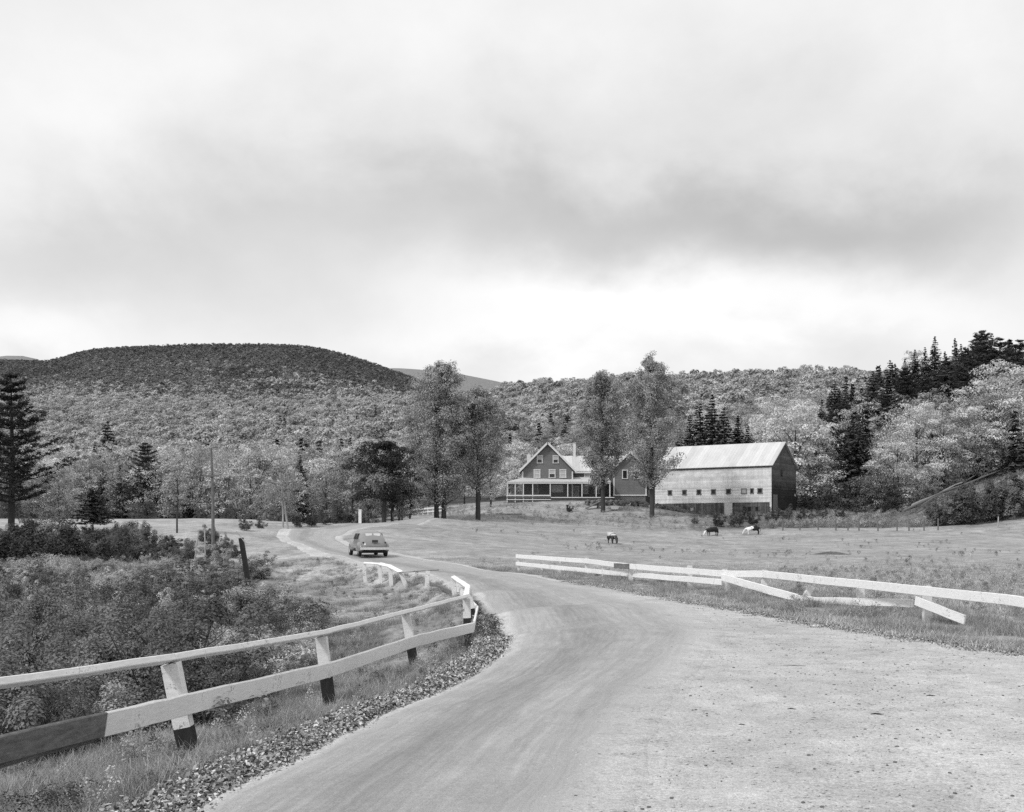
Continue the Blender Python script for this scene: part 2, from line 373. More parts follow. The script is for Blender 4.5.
def H(x, y):
    x = np.atleast_1d(np.asarray(x, float)); y = np.atleast_1d(np.asarray(y, float))
    w = np.clip((y-250)/90, 0, 1); w = np.maximum(w, np.clip((np.hypot(x, y)-300)/80, 0, 1)); w = w*w*(3-2*w)
    out = np.zeros(len(x)); a = w < 1; b = w > 0
    if a.any(): out[a] += (1-w[a])*np.clip(tps(x[a], y[a]), -6, 80)
    if b.any(): out[b] += w[b]*np.where(y[b] > 20, hill(x[b], y[b]), np.clip(hill(x[b], np.full(b.sum(), 200.)), -5, 60))
    return out
_H0 = H
def H(x, y):
    x = np.atleast_1d(np.asarray(x, float)); y = np.atleast_1d(np.asarray(y, float)); z = _H0(x, y)
    q = np.clip((np.interp(y, GLX[:, 1], GLX[:, 0])-x-.12)/1.1, 0, 1); q = q*q*(3-2*q)
    far = np.clip(1-(np.interp(y, GLX[:, 1], GLX[:, 0])-x-3)/6, 0, 1)
    win = np.interp(y, [6, 9, 24, 34, 40, 62, 72], [0, .10, .12, .3, .48, .48, 0])
    return z-q*far*win
def h1(x, y): return float(H(x, y)[0])
def G(px, d): x = (px-512)*d/F; return Vector((x, d, h1(x, d)))
GLX = np.array([(-6.4, -12), (-3.5, 2), (-2.35, 8.2), (-1.65, 11.8), (-.65, 16.3), (-.35, 20.8), (-.6, 27.5), (-1.5, 35.5), (-2.6, 43.5), (-4.1, 51.5), (-7.1, 60.7), (-12.2, 76.7)])
def onground(px, py, d0=150, d1=420):
    ds = np.arange(d0, d1, 1.0); rows = HZ-(H((px-512)*ds/F, ds)-EYE)*F/ds
    k = np.argmax(rows <= py); d = ds[k] if (rows <= py).any() else ds[np.argmin(rows)]
    return G(px, float(d))
def catmull(P, m):
    P = np.array(P, float); P = np.vstack([2*P[0]-P[1], P, 2*P[-1]-P[-2]]); out = []
    for i in range(1, len(P)-2):
        for t in np.linspace(0, 1, m, endpoint=False):
            out.append(.5*((2*P[i])+(-P[i-1]+P[i+1])*t+(2*P[i-1]-5*P[i]+4*P[i+1]-P[i+2])*t*t+(-P[i-1]+3*P[i]-3*P[i+1]+P[i+2])*t**3))
    out.append(P[-2]); return np.array(out)
Lr, Rr = catmull([p[0] for p in PAIRS], 16), catmull([p[1] for p in PAIRS], 16)
nrm = Lr-Rr; wd = np.linalg.norm(nrm, axis=1, keepdims=True); nrm = nrm/wd
ys_ = Lr[:, 1]
shl = np.interp(ys_, [0, 20, 40, 60, 90, 110, 140, 200], [.35, .45, .3, .5, 1.0, 1.6, 1.0, .5])[:, None]
shr = np.interp(Rr[:, 1], [40, 52, 70, 90, 110, 200], [.5, .5, .5, 1.2, 1.2, .5])[:, None]
Gl = Lr + nrm*shl; Gr_ = Rr - nrm*shr
gk = catmull(GR, 16); Gr_[:len(gk)] = gk
wl = lambda n, s, k: np.convolve(rng.normal(0, s, n+40), np.ones(k)/math.sqrt(k), 'same')[20:-20]
def strip(name, L, Rt, na, off, m, skirt=.22, jit=.0, **props):
    # resample along
    seg = np.r_[0, np.cumsum(np.linalg.norm(np.diff((L+Rt)/2, axis=0), axis=1))]
    s = np.unique(np.r_[np.arange(0, 60, .16), np.arange(60, seg[-1], .5)]); s = s[s < seg[-1]]
    Ls = np.c_[np.interp(s, seg, L[:, 0]), np.interp(s, seg, L[:, 1])]; Rs = np.c_[np.interp(s, seg, Rt[:, 0]), np.interp(s, seg, Rt[:, 1])]
    if jit:
        d = Ls-Rs; d /= np.linalg.norm(d, axis=1, keepdims=True)
        Ls = Ls+d*(wl(len(s), jit, 3)+wl(len(s), jit, 15))[:, None]; Rs = Rs+d*(wl(len(s), jit, 3)+wl(len(s), jit, 15))[:, None]
    us = np.linspace(0, 1, na+1); n = len(s)
    P = Ls[:, None]*(1-us)[None, :, None]+Rs[:, None]*us[None, :, None]
    z = H(P[..., 0].ravel(), P[..., 1].ravel()).reshape(n, na+1)+off
    d = (Ls-Rs); d /= np.linalg.norm(d, axis=1, keepdims=True)
    P = np.concatenate([(Ls+d*skirt*1.6)[:, None], P, (Rs-d*skirt*1.6)[:, None]], 1)
    z = np.concatenate([z[:, :1]-skirt, z, z[:, -1:]-skirt], 1)
    k = na+3; V = np.dstack([P, z]).reshape(-1, 3)
    i = np.arange(n-1)[:, None]*k+np.arange(k-1)[None]; i = i.ravel()
    Q = np.c_[i, i+1, i+k+1, i+k]
    uu = np.tile(np.r_[0, us, 1], n); vv = np.repeat(s, k)
    me = fast_mesh(name, V, Q, attrs={'u': uu, 'v': vv}, smooth=True)
    return link(name, me, m, kind='structure', **props), np.vstack([Ls, Rs[::-1]])
road, _ = strip('road', Lr, Rr, 14, .042, M['asphalt'], skirt=.012, jit=.02)
grav, GP = strip('gravel_shoulder', Gl, Gr_, 40, .035, M['gravel'], skirt=.18, jit=.05)
def inpoly(x, y, P):
    x = np.asarray(x); y = np.asarray(y); c = np.zeros(x.shape, bool); x0, y0 = P[-1]
    for x1, y1 in P:
        if y1 != y0:
            hit = ((y1 > y) != (y0 > y)) & (x < (x0-x1)*(y-y1)/(y0-y1)+x1); c ^= hit
        x0, y0 = x1, y1
    return c
GPs = np.vstack([Gl[::2], Gr_[::-1][::2]])
FENCE_R = np.array([(.3, 60), (3.2, 51), (4.3, 44), (5.9, 40), (6.9, 36), (7.7, 33.5), (8.8, 28), (9.4, 25), (9.9, 21.8), (10.9, 17), (12.5, 10), (14, 3)])
FENCE_L = np.array([(-4.6, 7.0), (-3.5, 11.9), (-2.67, 16.4), (-1.84, 21), (-.98, 25), (-.95, 29.5), (-1.95, 38), (-3.4, 46), (-7.5, 58)])
def dist_poly(x, y, P):
    d = np.full(np.shape(x), 1e9)
    for a, b in zip(P[:-1], P[1:]):
        a = np.array(a); b = np.array(b); ab = b-a; t = np.clip(((x-a[0])*ab[0]+(y-a[1])*ab[1])/(ab@ab), 0, 1)
        d = np.minimum(d, np.hypot(x-a[0]-t*ab[0], y-a[1]-t*ab[1]))
    return d
xs = 8*np.sinh(np.linspace(-6.75, 6.75, 420)); ysn = np.concatenate([-np.geomspace(2500, 12, 14), -8+13*np.sinh(np.linspace(.0, 6.75, 470))])
XX, YY = np.meshgrid(xs, ysn); xf, yf = XX.ravel(), YY.ravel()
# vertical rise of the hills capped at the horizon
Z = H(xf, yf)
inside = inpoly(xf, yf, GPs)
bump = np.sin(xf*1.7+np.sin(yf*1.1)*2)*np.sin(yf*1.3+np.sin(xf*.7))*.04
Z = Z + np.where(inside | (yf > 220), 0, bump) - np.where(inside, .12, 0)
def leftside(x, y):      # left of the left road edge
    lx = np.interp(y, Gl[:, 1], Gl[:, 0]); return x < lx
def tone(x, y):
    t = np.full(x.shape, .315)
    L = leftside(x, y) & (y < 150)
    t = np.where(L, .10, t)
    dl = dist_poly(x, y, FENCE_L)
    t = np.where(L & (dl < 2.2), .26, t)
    t = np.where(L & (y > np.where(512+F*x/np.maximum(y, 20) < 235, 103, 90)), .36, t)
    nearroad = dist_poly(x, y, Gl[::4])
    t = np.where(L & (y > 36) & (nearroad < np.interp(y, [36, 55, 100], [3, 8, 12])), .34, t)
    t = np.where(~L & (dist_poly(x, y, FENCE_R) < 2.2) & (y < 62), .30, t)
    t = np.where(L & (nearroad < .7) & (y < 30), .10, t)
    pxv = 512+F*x/np.maximum(y, 20)
    t = np.where((y > 168) & (pxv < 330), .06, t)
    t = np.where((y > 178) & (pxv > 690), .16, t)
    t = np.where((y > 190) & (pxv > 780), .17, t)
    t = np.where((y > 228), .07, t); t = np.where(y > 3400, .22, t)  # farthest hills coloured paler in place of aerial haze
    return t
g = fast_mesh('ground', np.c_[xf, yf, Z], (lambda i, k: np.c_[i, i+1, i+k+1, i+k])((np.arange(len(ysn)-1)[:, None]*len(xs)+np.arange(len(xs)-1)[None]).ravel(), len(xs)), attrs={'tone': tone(xf, yf)}, smooth=True)
link('ground', g, M['ground'], kind='structure')

# ------------------------------------------------------------------ foliage generators
def quads(P, Nn, s, asp=.6):
    n = len(P); Nn = Nn/np.linalg.norm(Nn, axis=1, keepdims=True)
    a = rng.normal(size=(n, 3)); t = np.cross(Nn, a); t /= np.linalg.norm(t, axis=1, keepdims=True); b = np.cross(Nn, t)
    s = (np.ones(n)*s)[:, None]
    V = np.stack([P-t*s*.5, P-b*s*.5*asp, P+t*s*.5, P+b*s*.5*asp], 1).reshape(-1, 3)
    return V, np.arange(4*n).reshape(n, 4)
def unit(n):
    d = rng.normal(size=(n, 3)); return d/np.linalg.norm(d, axis=1, keepdims=True)
def clumps(C, rc, n, ls, flat=.75, tone_=None, upb=.5, jn=.32, ln=.13):
    k = len(C); idx = np.repeat(np.arange(k), n); d = unit(k*n); d[:, 2] = np.where(d[:, 2] < -.3, -d[:, 2], d[:, 2])
    r = (rng.random(k*n)**.30)[:, None]*np.asarray(rc)[idx][:, None]
    P = C[idx]+d*r*np.array([1, 1, flat])
    Nn = d*1.0+np.array([0, 0, upb])+rng.normal(size=(k*n, 3))*jn
    V, Q = quads(P, Nn, ls*rng.uniform(.6, 1.35, k*n))
    ct = rng.uniform(.72, 1.28, k) if tone_ is None else tone_
    sh = np.repeat(ct[idx]*rng.uniform(1-ln, 1+ln, k*n), 4)
    return V, Q, sh
def crown_mesh(name, h, w, z0, nc, n, ls, prof, m, rcf=.16, flat=.75, tonef=None, fill=.5):
    t = rng.random(nc); a = rng.random(nc)*2*math.pi
    Rr_ = prof(t)*w/2*rng.uniform(.75, 1.12, nc); rad = Rr_*np.maximum(rng.random(nc)**fill, .05)
    rc = rcf*w*rng.uniform(.6, 1.35, nc)*np.clip(prof(t)+.25, .4, 1)
    C = np.c_[np.cos(a)*rad, np.sin(a)*rad, z0+t*(h-z0)]
    V, Q, sh = clumps(C, rc, n, ls, flat, tonef(C) if tonef else None)
    me = fast_mesh(name, V, Q, sh); me.materials.append(m); return me
dome = lambda t: np.sqrt(np.clip(1-((t-.38)/.66)**2, 0.02, 1))
tall = lambda t: np.clip(np.where(t < .25, .62+1.5*t, 1.0-.82*np.clip((t-.3)/.7, 0, 1)**1.7), .12, 1)
def limbs(mb, h, z0, w, n, r0, lean=0):
    top = z0+(h-z0)*.8
    mb.tube([(0, 0, -.5), (.03*h*lean, 0, z0*.5), (.02*h, .01*h, z0), (0, .02*h, (z0+top)/2), (.01*h, 0, top)], [r0*1.25, r0, r0*.8, r0*.5, r0*.1], 8)
    for i in range(n):
        a = i*2.4+random.random(); s = z0+(top-z0)*(i/n)*.75-.2; L = w*.42*(1-.4*i/n)
        mb.tube([(0, 0, s), (math.cos(a)*L*.45, math.sin(a)*L*.45, s+L*.55), (math.cos(a)*L, math.sin(a)*L, s+L*1.15)], [r0*.4, r0*.22, r0*.05], 5)
def decid(name, h, w, z0, nc, n, ls, m, prof=dome, nl=7, r0=None, bark='bark', **k):
    mb = MB(); limbs(mb, h, z0+.1*h, w, nl, r0 or h*.018); tm = mb.mesh('trunk'); tm.materials.append(M[bark])
    return tm, crown_mesh(name, h, w, z0, nc, n, ls, prof, m, **k)
def spruce(h, w, m, nwh=26, nb=9, npb=26, ls=.38, z0=.06, power=.85, droop=.25):
    P = []; N = []; S = []
    for i in range(nwh):
        t = i/(nwh-1); z = h*(z0+(1-z0)*t*.985); L = w/2*(1-t)**power*1.0+.12
        for b in range(nb if t < .8 else 5):
            a = rng.random()*6.283; Lb = L*rng.uniform(.6, 1.15); n = max(4, int(npb*(Lb/(w/2))**.8))
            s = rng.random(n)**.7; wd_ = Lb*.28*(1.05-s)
            lat = rng.normal(size=n)*wd_*.6
            x = np.cos(a)*s*Lb-np.sin(a)*lat; y = np.sin(a)*s*Lb+np.cos(a)*lat
            zz = z+rng.normal(size=n)*.05*h/12-droop*s*Lb+.16*(s**3)*Lb-np.abs(lat)*.3
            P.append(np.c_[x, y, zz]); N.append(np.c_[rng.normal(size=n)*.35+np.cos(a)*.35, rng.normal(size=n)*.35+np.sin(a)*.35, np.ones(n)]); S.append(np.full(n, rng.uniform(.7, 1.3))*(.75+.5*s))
    P = np.vstack(P); N = np.vstack(N); S = np.concatenate(S)
    V, Q = quads(P, N, ls*rng.uniform(.6, 1.3, len(P)), .45)
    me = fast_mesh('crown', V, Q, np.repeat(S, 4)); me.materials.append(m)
    mb = MB(); mb.tube([(0, 0, -.5), (0, 0, h*.5), (0, 0, h*.97)], [h*.016, h*.010, h*.002], 7); tm = mb.mesh('trunk'); tm.materials.append(M['bark'])
    return tm, me
# (scatter) many copies of a few small meshes as one object
def scatter(name, P, S, sources, label, category, rz=None, kind='stuff'):
    P = np.asarray(P); n = len(P)
    me = bpy.data.meshes.new(name); me.vertices.add(n); me.vertices.foreach_set('co', P.astype(np.float32).ravel())
    for k, a in (('sc', S), ('rz', rng.random(n)*6.283 if rz is None else rz)):
        t = me.attributes.new(k, 'FLOAT', 'POINT'); t.data.foreach_set('value', np.asarray(a, np.float32))
    t = me.attributes.new('vi', 'INT', 'POINT'); t.data.foreach_set('value', rng.integers(0, len(sources), n).astype(np.int32))
    o = link(name, me, None, label=label, category=category, kind=kind)
    c = bpy.data.collections.new(name+'_source')
    for i, s in enumerate(sources): c.objects.link(bpy.data.objects.new(f'{name}_source_{i:02d}', s))
    g = bpy.data.node_groups.new(name, 'GeometryNodeTree')
    g.interface.new_socket('Geometry', in_out='INPUT', socket_type='NodeSocketGeometry'); g.interface.new_socket('Geometry', in_out='OUTPUT', socket_type='NodeSocketGeometry')
    N = g.nodes.new; gi, go = N('NodeGroupInput'), N('NodeGroupOutput'); ip = N('GeometryNodeInstanceOnPoints'); ci = N('GeometryNodeCollectionInfo')
    ci.inputs[0].default_value = c; ci.inputs['Separate Children'].default_value = True; ci.inputs['Reset Children'].default_value = True
    def na(nm, ty): a = N('GeometryNodeInputNamedAttribute'); a.data_type = ty; a.inputs['Name'].default_value = nm; return a.outputs[0]
    er = N('FunctionNodeEulerToRotation'); cx = N('ShaderNodeCombineXYZ'); Lk = g.links.new
    Lk(na('rz', 'FLOAT'), cx.inputs[2]); Lk(cx.outputs[0], er.inputs[0]); Lk(er.outputs[0], ip.inputs['Rotation'])
    Lk(na('sc', 'FLOAT'), ip.inputs['Scale']); Lk(na('vi', 'INT'), ip.inputs['Instance Index']); ip.inputs['Pick Instance'].default_value = True
    Lk(ci.outputs[0], ip.inputs['Instance']); Lk(gi.outputs[0], ip.inputs['Points']); Lk(ip.outputs[0], go.inputs[0])
    o.modifiers.new('scatter', 'NODES').node_group = g
    return o
def tree(meshes, name, loc, s, rz, label, category='tree', group=None, sz=None):
    e = empty(name, loc, rz, label, category, group); e.scale = (s, s, sz or s)
    for nm, me in zip(('trunk', 'crown'), meshes): link(nm, me, None, e)
    return e
# --- hillside woods
far_src = []
for i in range(5):
    far_src.append(crown_mesh('far_crown', 9+i*.6, 8, 1, 14, 46, .95, dome, M['hill_leaf'], rcf=.24, tonef=lambda C: rng.uniform(.86, 1.1, len(C))))
def mtsrc(m, k=3): 
    return [crown_mesh('mountain_crown', 9, 9.5, 1, 9, 16, 2.0, dome, m, rcf=.24) for i in range(k)]
fcon = [spruce(11, 5.4, M['needle'], 15, 7, 13, 1.2)[1] for i in range(2)]
def sample(n, p0, p1, d0, d1):
    px = rng.uniform(p0, p1, n); d = np.sqrt(rng.uniform(d0**2, d1**2, n)); return px, d
px, d = sample(12500, -160, 1190, 225, 1330)
ridge = np.where(px > 460, 1000, 1330)
keep = (d < ridge) & ~((px < 900) & (px > 640) & (d < 250)) & ~((px > 440) & (px < 660) & (d < 262))
px, d = px[keep], d[keep]; x = (px-512)*d/F
patch = np.sin(x*.013+d*.004)+np.sin(d*.017-x*.008)+rng.normal(size=len(x))*.7
con = patch > 2.25
right = (px > 830) & (d < 420)
con |= right & (rng.random(len(x)) < .55)
z = H(x, d)
S = rng.uniform(.75, 1.6, len(x))
m_ = ~con
HW = (np.c_[x, d, z-.6][m_], S[m_])
scatter('hillside_conifers', np.c_[x, d, z-.3][con], S[con]*.95, fcon, 'dark conifers mixed through the pale hillside woods', 'conifer woods')
px, d = sample(26000, -160, 560, 1280, 2800); x = (px-512)*d/F
dark = ((px+rng.normal(size=len(px))*22 > 290) & (d > 1980+(px-280)*-2.2+rng.normal(size=len(px))*170)) | (d > 2330+rng.normal(size=len(px))*130) | (np.hypot((px-245)/38, (d-1900)/130) < 1) | (np.hypot((px-40)/40, (d-2150)/130) < 1) | (np.hypot((px-290)/30, (d-1620)/60) < 1)
dark &= rng.random(len(px)) < .78
z = H(x, d); S = rng.uniform(.7, 1.25, len(x))*1.05
tr = rng.random(len(px)) < np.clip((2350-d)/1000, 0, 1)**1.2*np.clip(1.0-(d-1280)/900+.25*np.sin(x*.012+d*.01), .05, 1)
scatter('mountain_woods', np.c_[x, d, z-1][~dark & ~tr], S[~dark & ~tr], mtsrc(M['mount_leaf']), 'dull grey woods on the flank of the big bald mountain', 'mountain woods')
scatter('mountain_fringe_woods', np.c_[x, d, z-1][~dark & tr], S[~dark & tr], mtsrc(M['hill_leaf']), 'pale woods along the foot of the dark mountain', 'woods')
M['mount_dark'] = leafmat('mount_dark', .145, .25)
scatter('mountain_spruce', np.c_[x, d, z-1][dark], S[dark]*.95, mtsrc(M['mount_dark']), 'dark spruce belt along the crest of the mountain', 'spruce woods')
# --- kinds of single trees
DP = [decid('crown', 11+i, 8.5+.4*i, 2.0, 70, 48, .36, M['leaf_pale'], rcf=.15) for i in range(4)]
DM = [decid('crown', 11+i, 7.6, 1.6, 60, 48, .36, M['leaf_mid'], rcf=.15, prof=(dome, tall)[i % 2]) for i in range(3)]
DD = [decid('crown', 6, 6.5, .3, 60, 48, .32, M['leaf_dark'], rcf=.15) for i in range(2)]
SP = [spruce(14, 6.6, M['needle'], 34, 10, 34, .55, power=.8), spruce(14, 7.4, M['needle_mid'], 30, 10, 36, .6, power=.62), spruce(13, 6.0, M['needle'], 36, 9, 34, .52, power=.85)]
nr = HW[0][:, 1] < 480
scatter('hillside_woods', HW[0][~nr], HW[1][~nr], far_src, 'broad pale broadleaf woods covering the upper hillsides behind the farm', 'woods')
scatter('lower_hillside_woods', HW[0][nr], HW[1][nr]*.72, [q[1] for q in DP+DM+DP[:2]], 'nearer pale broadleaf woods at the foot of the hillside', 'woods')
LW = {'P': ('pale leafy tree', DP), 'M': ('medium grey leafy tree', DM), 'D': ('dark low bushy tree', DD), 'S': ('dark pointed spruce', SP)}
# white pine at the left edge
def pine():
    h, w = 13.6, 9.5; mb = MB(); mb.tube([(0, 0, -.5), (.1, 0, h*.5), (0, 0, h*.98)], [.3, .2, .03], 9); P = []; N = []; S = []
    for i in range(17):
        t = i/16; z = 3.0+(h-3.2)*t; L = w/2*(1-t)**.65*(.7+.45*random.random())+.5
        for b in range(7):
            a = b*.9+i*.7+random.uniform(-.3, .3); Lb = L*random.uniform(.5, 1.2); z += random.uniform(-.12, .12); e = Vector((math.cos(a), math.sin(a), 0))
            pts = [Vector((0, 0, z))+e*(Lb*s)+Vector((0, 0, Lb*(.05*s+.32*s*s))) for s in (0, .35, .7, 1)]
            mb.tube(pts, [.07*(1.1-t), .05*(1.1-t), .03, .01], 5)
            for q in range(int(5+Lb*3.2)):
                s = random.uniform(.28, 1.03); k = 26; lat = random.gauss(0, .32*(1.1-s*.6))*(Lb/4)
                c = Vector((0, 0, z))+e*(Lb*s)+Vector((-e.y, e.x, 0))*lat*1.6+Vector((0, 0, Lb*(.05*s+.32*s*s)+.08))
                dd = unit(k); P.append(np.array(c)+dd*np.array([.42, .42, .15])*rng.random((k, 1))**.5); N.append(dd*.6+np.array([0, 0, .8])); S.append(np.full(k, random.uniform(.7, 1.3)))
    P = np.vstack(P); V, Q = quads(P, np.vstack(N), .2*rng.uniform(.6, 1.4, len(P)), .4)
    me = fast_mesh('crown', V, Q, np.repeat(np.concatenate(S), 4)); me.materials.append(M['needle']); tm = mb.mesh('trunk'); tm.materials.append(M['bark']); return tm, me
pn2 = pine()
def wood(spots, where, group):
    for k, px, d, s in spots:
        nm, ms = LW[k]; p = G(px, d); p.z -= .2
        tree(random.choice(ms), {'S': 'spruce_tree', 'D': 'bushy_tree'}.get(k, 'leafy_tree'), p, s*random.uniform(.95, 1.05), random.random()*6.28, f'{nm} {where}', 'tree', f'{nm}s {group}', s*random.uniform(.92, 1.12))
sp = []
for i in range(64):
    px = -60+i*(480/64)+random.uniform(-5, 5); d = random.uniform(166, 190)
    sp.append((random.choice('PPMMMMMP'), px, d, random.uniform(.5, .8)))
for i in range(60):
    sp.append((random.choice('PPPPPMM'), random.uniform(-80, 440), random.uniform(190, 240), random.uniform(.75, 1.05)))
for px, d, s in ((120, 174, .62), (103, 178, .55), (172, 177, .66), (190, 178, .5), (108, 232, 1.3), (95, 210, .9), (300, 180, .7), (68, 240, .9), (275, 330, 1.0), (270, 240, .8)): sp.append(('S', px, d, s))
for i in range(18): sp.append(('D', -40+i*24+random.uniform(-8, 8), random.uniform(160, 166), random.uniform(.3, .5)))
wood(sp, 'in the wood edge behind the far left meadow', 'behind the left meadow')
sp = []
for i in range(36):
    px = random.uniform(875, 1100); d = random.uniform(224, 262) if px < 930 else random.uniform(244, 270)
    sp.append((random.choice('PPPMM'), px, d, random.uniform(.75, 1.15)))
for i in range(60):
    sp.append((random.choice('SSSSP'), random.uniform(820, 1100), random.uniform(272, 345), random.uniform(.6, 1.12)))
for px, d, s in ((846, 219, 1.15), (860, 221, 1.1), (852, 224, 1.25), (838, 226, 1.0), (933, 232, 1.0), (822, 300, 1.1), (835, 305, 1.25), (845, 300, 1.1), (862, 310, 1.1), (880, 315, 1.15), (890, 320, 1.2), (905, 325, 1.1), (915, 330, 1.15), (945, 330, 1.15), (955, 335, 1.2), (700, 245, 1.25), (712, 250, 1.4), (724, 246, 1.2), (690, 252, 1.1), (738, 256, 1.3), (748, 252, 1.1), (680, 255, 1.0), (838, 285, 1.1), (895, 330, 1.1), (925, 340, 1.2), (935, 345, 1.35), (982, 318, 1.5), (992, 312, 1.3), (968, 325, 1.2), (873, 320, 1.2), (1020, 300, 1.4)): sp.append(('S', px, d, s))
for px, d, s in ((795, 222, 1.75), (815, 226, 1.4), (775, 232, 1.4), (897, 216, 1.1), (878, 214, .75), (955, 242, 1.2), (990, 248, 1.25), (760, 262, 1.1), (660, 262, .9), (676, 258, .9), (915, 250, 1.4), (935, 262, 1.5), (975, 262, 1.4), (1003, 258, 1.4)): sp.append(('P', px, d, s))
for px, d, s in ((845, 208, .95), (865, 204, 1.15), (885, 206, 1.0), (825, 212, .9), (895, 210, .7), (805, 216, .8), (815, 208, .5)): sp.append(('D', px, d, s))
for px in (560, 585, 520, 500, 610, 640, 480, 625, 655): sp.append((random.choice('PM'), px+random.uniform(-6, 6), random.uniform(245, 275), random.uniform(.6, .9)))
for px in (425, 440, 462, 490, 505, 400, 380, 355, 335): sp.append((random.choice('PM'), px+random.uniform(-6, 6), random.uniform(200, 225), random.uniform(.5, .8)))
wood(sp, 'on the slope behind the farm buildings', 'behind the farm')
lb_ = leafmat('leaf_bright', .60, .12)
BG = [decid('crown', 17, 13.5, 2.0, 95, 95, .36, lb_, rcf=.13, flat=.6), decid('crown', 15, 11, 1.0, 80, 95, .36, M['leaf_pale'], rcf=.13, flat=.6, prof=tall), decid('crown', 13, 12, .6, 85, 90, .34, lb_, rcf=.14, flat=.55)]
for i, (px_, d_, s_, k_, lb) in enumerate([(795, 216, 1.22, 0, 'largest bright leafy tree rising just behind the right end of the barn'), (822, 220, .85, 1, 'leafy tree between the largest bright tree and the dark spruces'), (893, 212, .92, 2, 'bright rounded tree right of the dark spruce group'),
  (915, 226, 1.05, 0, 'tall bright tree at the head of the log slide'), (944, 232, 1.12, 1, 'tall upright leafy tree above the middle of the log slide'), (972, 240, 1.12, 2, 'bright spreading tree above the log slide'), (996, 248, 1.3, 0, 'tall bright tree near the right end of the woods'), (1030, 250, 1.2, 1, 'leafy tree past the right end of the woods'), (765, 236, .95, 1, 'leafy tree showing over the barn roof')]):
    hero_p = G(px_, d_); tree(BG[k_], 'leafy_tree', hero_p, s_, i*1.7, lb)
for i, (px_, d_) in enumerate([(905, 212), (918, 216), (932, 222), (946, 226), (960, 231), (975, 238), (990, 244), (1005, 250), (925, 219), (952, 229), (983, 241)]):
    p = G(px_, d_); tree(random.choice(DP+DM), 'leafy_tree', p, random.uniform(.38, .6), i*2.0, 'small leafy tree on the bank just above the log slide', 'tree', 'small trees above the log slide')
pn3 = [pn2, pine()]
for i, (px_, d_, s_) in enumerate([(982, 300, 1.75), (1000, 296, 1.5), (968, 306, 1.3), (948, 312, 1.2), (873, 300, 1.35), (905, 306, 1.3), (838, 284, 1.25), (1020, 290, 1.5), (888, 296, 1.2), (845, 290, 1.1), (925, 300, 1.2)]):
    p = G(px_, d_); tree(pn3[i % 2], 'pine_tree', p, s_, i*1.3, 'tallest ragged pine on the right skyline' if i == 0 else 'ragged dark pine among the spruces on the right skyline', 'tree', None if i == 0 else 'pines on the right skyline', s_*random.uniform(.9, 1.05))
# --- hero trees
def poplar(h, w, z0, seed_clumps, n=95, twin=False, up=1.0):
    mb = MB(); C = []; rc = []
    stems = [(-.5, 0), (.55, .1)] if twin else [(0, 0)]
    for sx, sy in stems:
        mb.tube([(sx, sy, -.6), (sx*1.1, sy, z0), (sx*1.3, sy+.2, h*.45), (sx*1.5+.2, sy, h*.75), (sx*1.2, sy, h*.96)], [.42, .33, .22, .12, .03], 10)
        for i in range(40):
            t = i/39; z = z0*.8+(h*.9-z0*.8)*t; a = i*2.39+random.random()*.8; R_ = w/2*float(tall(np.array([t]))[0])*random.uniform(.7, 1.1)
            tip = Vector((sx+math.cos(a)*R_, sy+math.sin(a)*R_, z+R_*random.uniform(.5, 1.2)*up)); tip.z = min(tip.z, h)
            mid = Vector((sx*1.1, sy, z)).lerp(tip, .5)-Vector((0, 0, .25*R_))
            mb.tube([(sx*1.1, sy, z), mid, tip], [.09*(1.1-t), .05*(1.1-t), .012], 5)
            for q in range(seed_clumps):
                u = .12+.95*random.random(); c = Vector((sx*1.1, sy, z)).lerp(tip, u)
                C.append((c.x+random.gauss(0, .35), c.y+random.gauss(0, .35), c.z+random.gauss(0, .5))); rc.append(random.uniform(.55, 1.15)*(1.15-.3*t))
    V, Q, sh = clumps(np.array(C), np.array(rc), n, .25, 1.1, None, .4, .45, .15)
    me = fast_mesh('crown', V, Q, sh); me.materials.append(M['leaf_poplar']); tm = mb.mesh('trunk'); tm.materials.append(M['bark']); return tm, me
def hero(ms, name, px, d, label, s=1, group=None, rz=0, cat='tree'):
    p = G(px, d); return tree(ms, name, p, s, rz, label, cat, group)
hero(poplar(24.4, 12.0, 3.0, 13, 66, True), 'poplar_tree', 440, 173, 'tall poplar with a forked trunk, tallest tree beside the curving road')
hero(poplar(20.4, 10.0, 5.2, 16, 60), 'poplar_tree', 478, 175, 'thinner poplar with a bare straight trunk, just right of the forked poplar', rz=1)
hero(poplar(24.8, 9.6, 5.4, 20, 66), 'poplar_tree', 603, 196, 'tall narrow poplar in front of the farmhouse porch', rz=2)
hero(poplar(27.6, 12.2, 5.6, 23, 70), 'poplar_tree', 652, 191, 'tallest broad poplar between the side wing and the barn', rz=3)
def mt(C): 
    t = rng.uniform(.7, 1.25, len(C)); return np.where((np.hypot(C[:, 0]+.6, (C[:, 2]-6.2)/1.3) < 1.6) & (C[:, 1] < -.3), t*4.0, t)
mp = decid('crown', 11.6, 10.6, 3.4, 180, 120, .27, M['leaf_maple'], rcf=.12, tonef=mt, r0=.3, nl=10, fill=.6)
hero(mp, 'maple_tree', 384, 163, 'round dark maple with a pale leafy patch beside the road bend')
mp2 = decid('crown', 6.5, 4.2, 2.4, 60, 60, .25, M['leaf_maple'], rcf=.15, r0=.12, nl=6)
hero(mp2, 'maple_tree', 399, 172, 'small dark tree half hidden behind the round maple')
hero(pine(), 'pine_tree', 11, 97, 'big dark pine with sweeping branches at the left edge')
hero(pn2, 'pine_tree', 145, 171, 'dark ragged pine rising from the wood edge behind the meadow', .85, rz=1.3)
sm = spruce(5.0, 4.6, M['needle'], 22, 10, 40, .30, .30, .7)
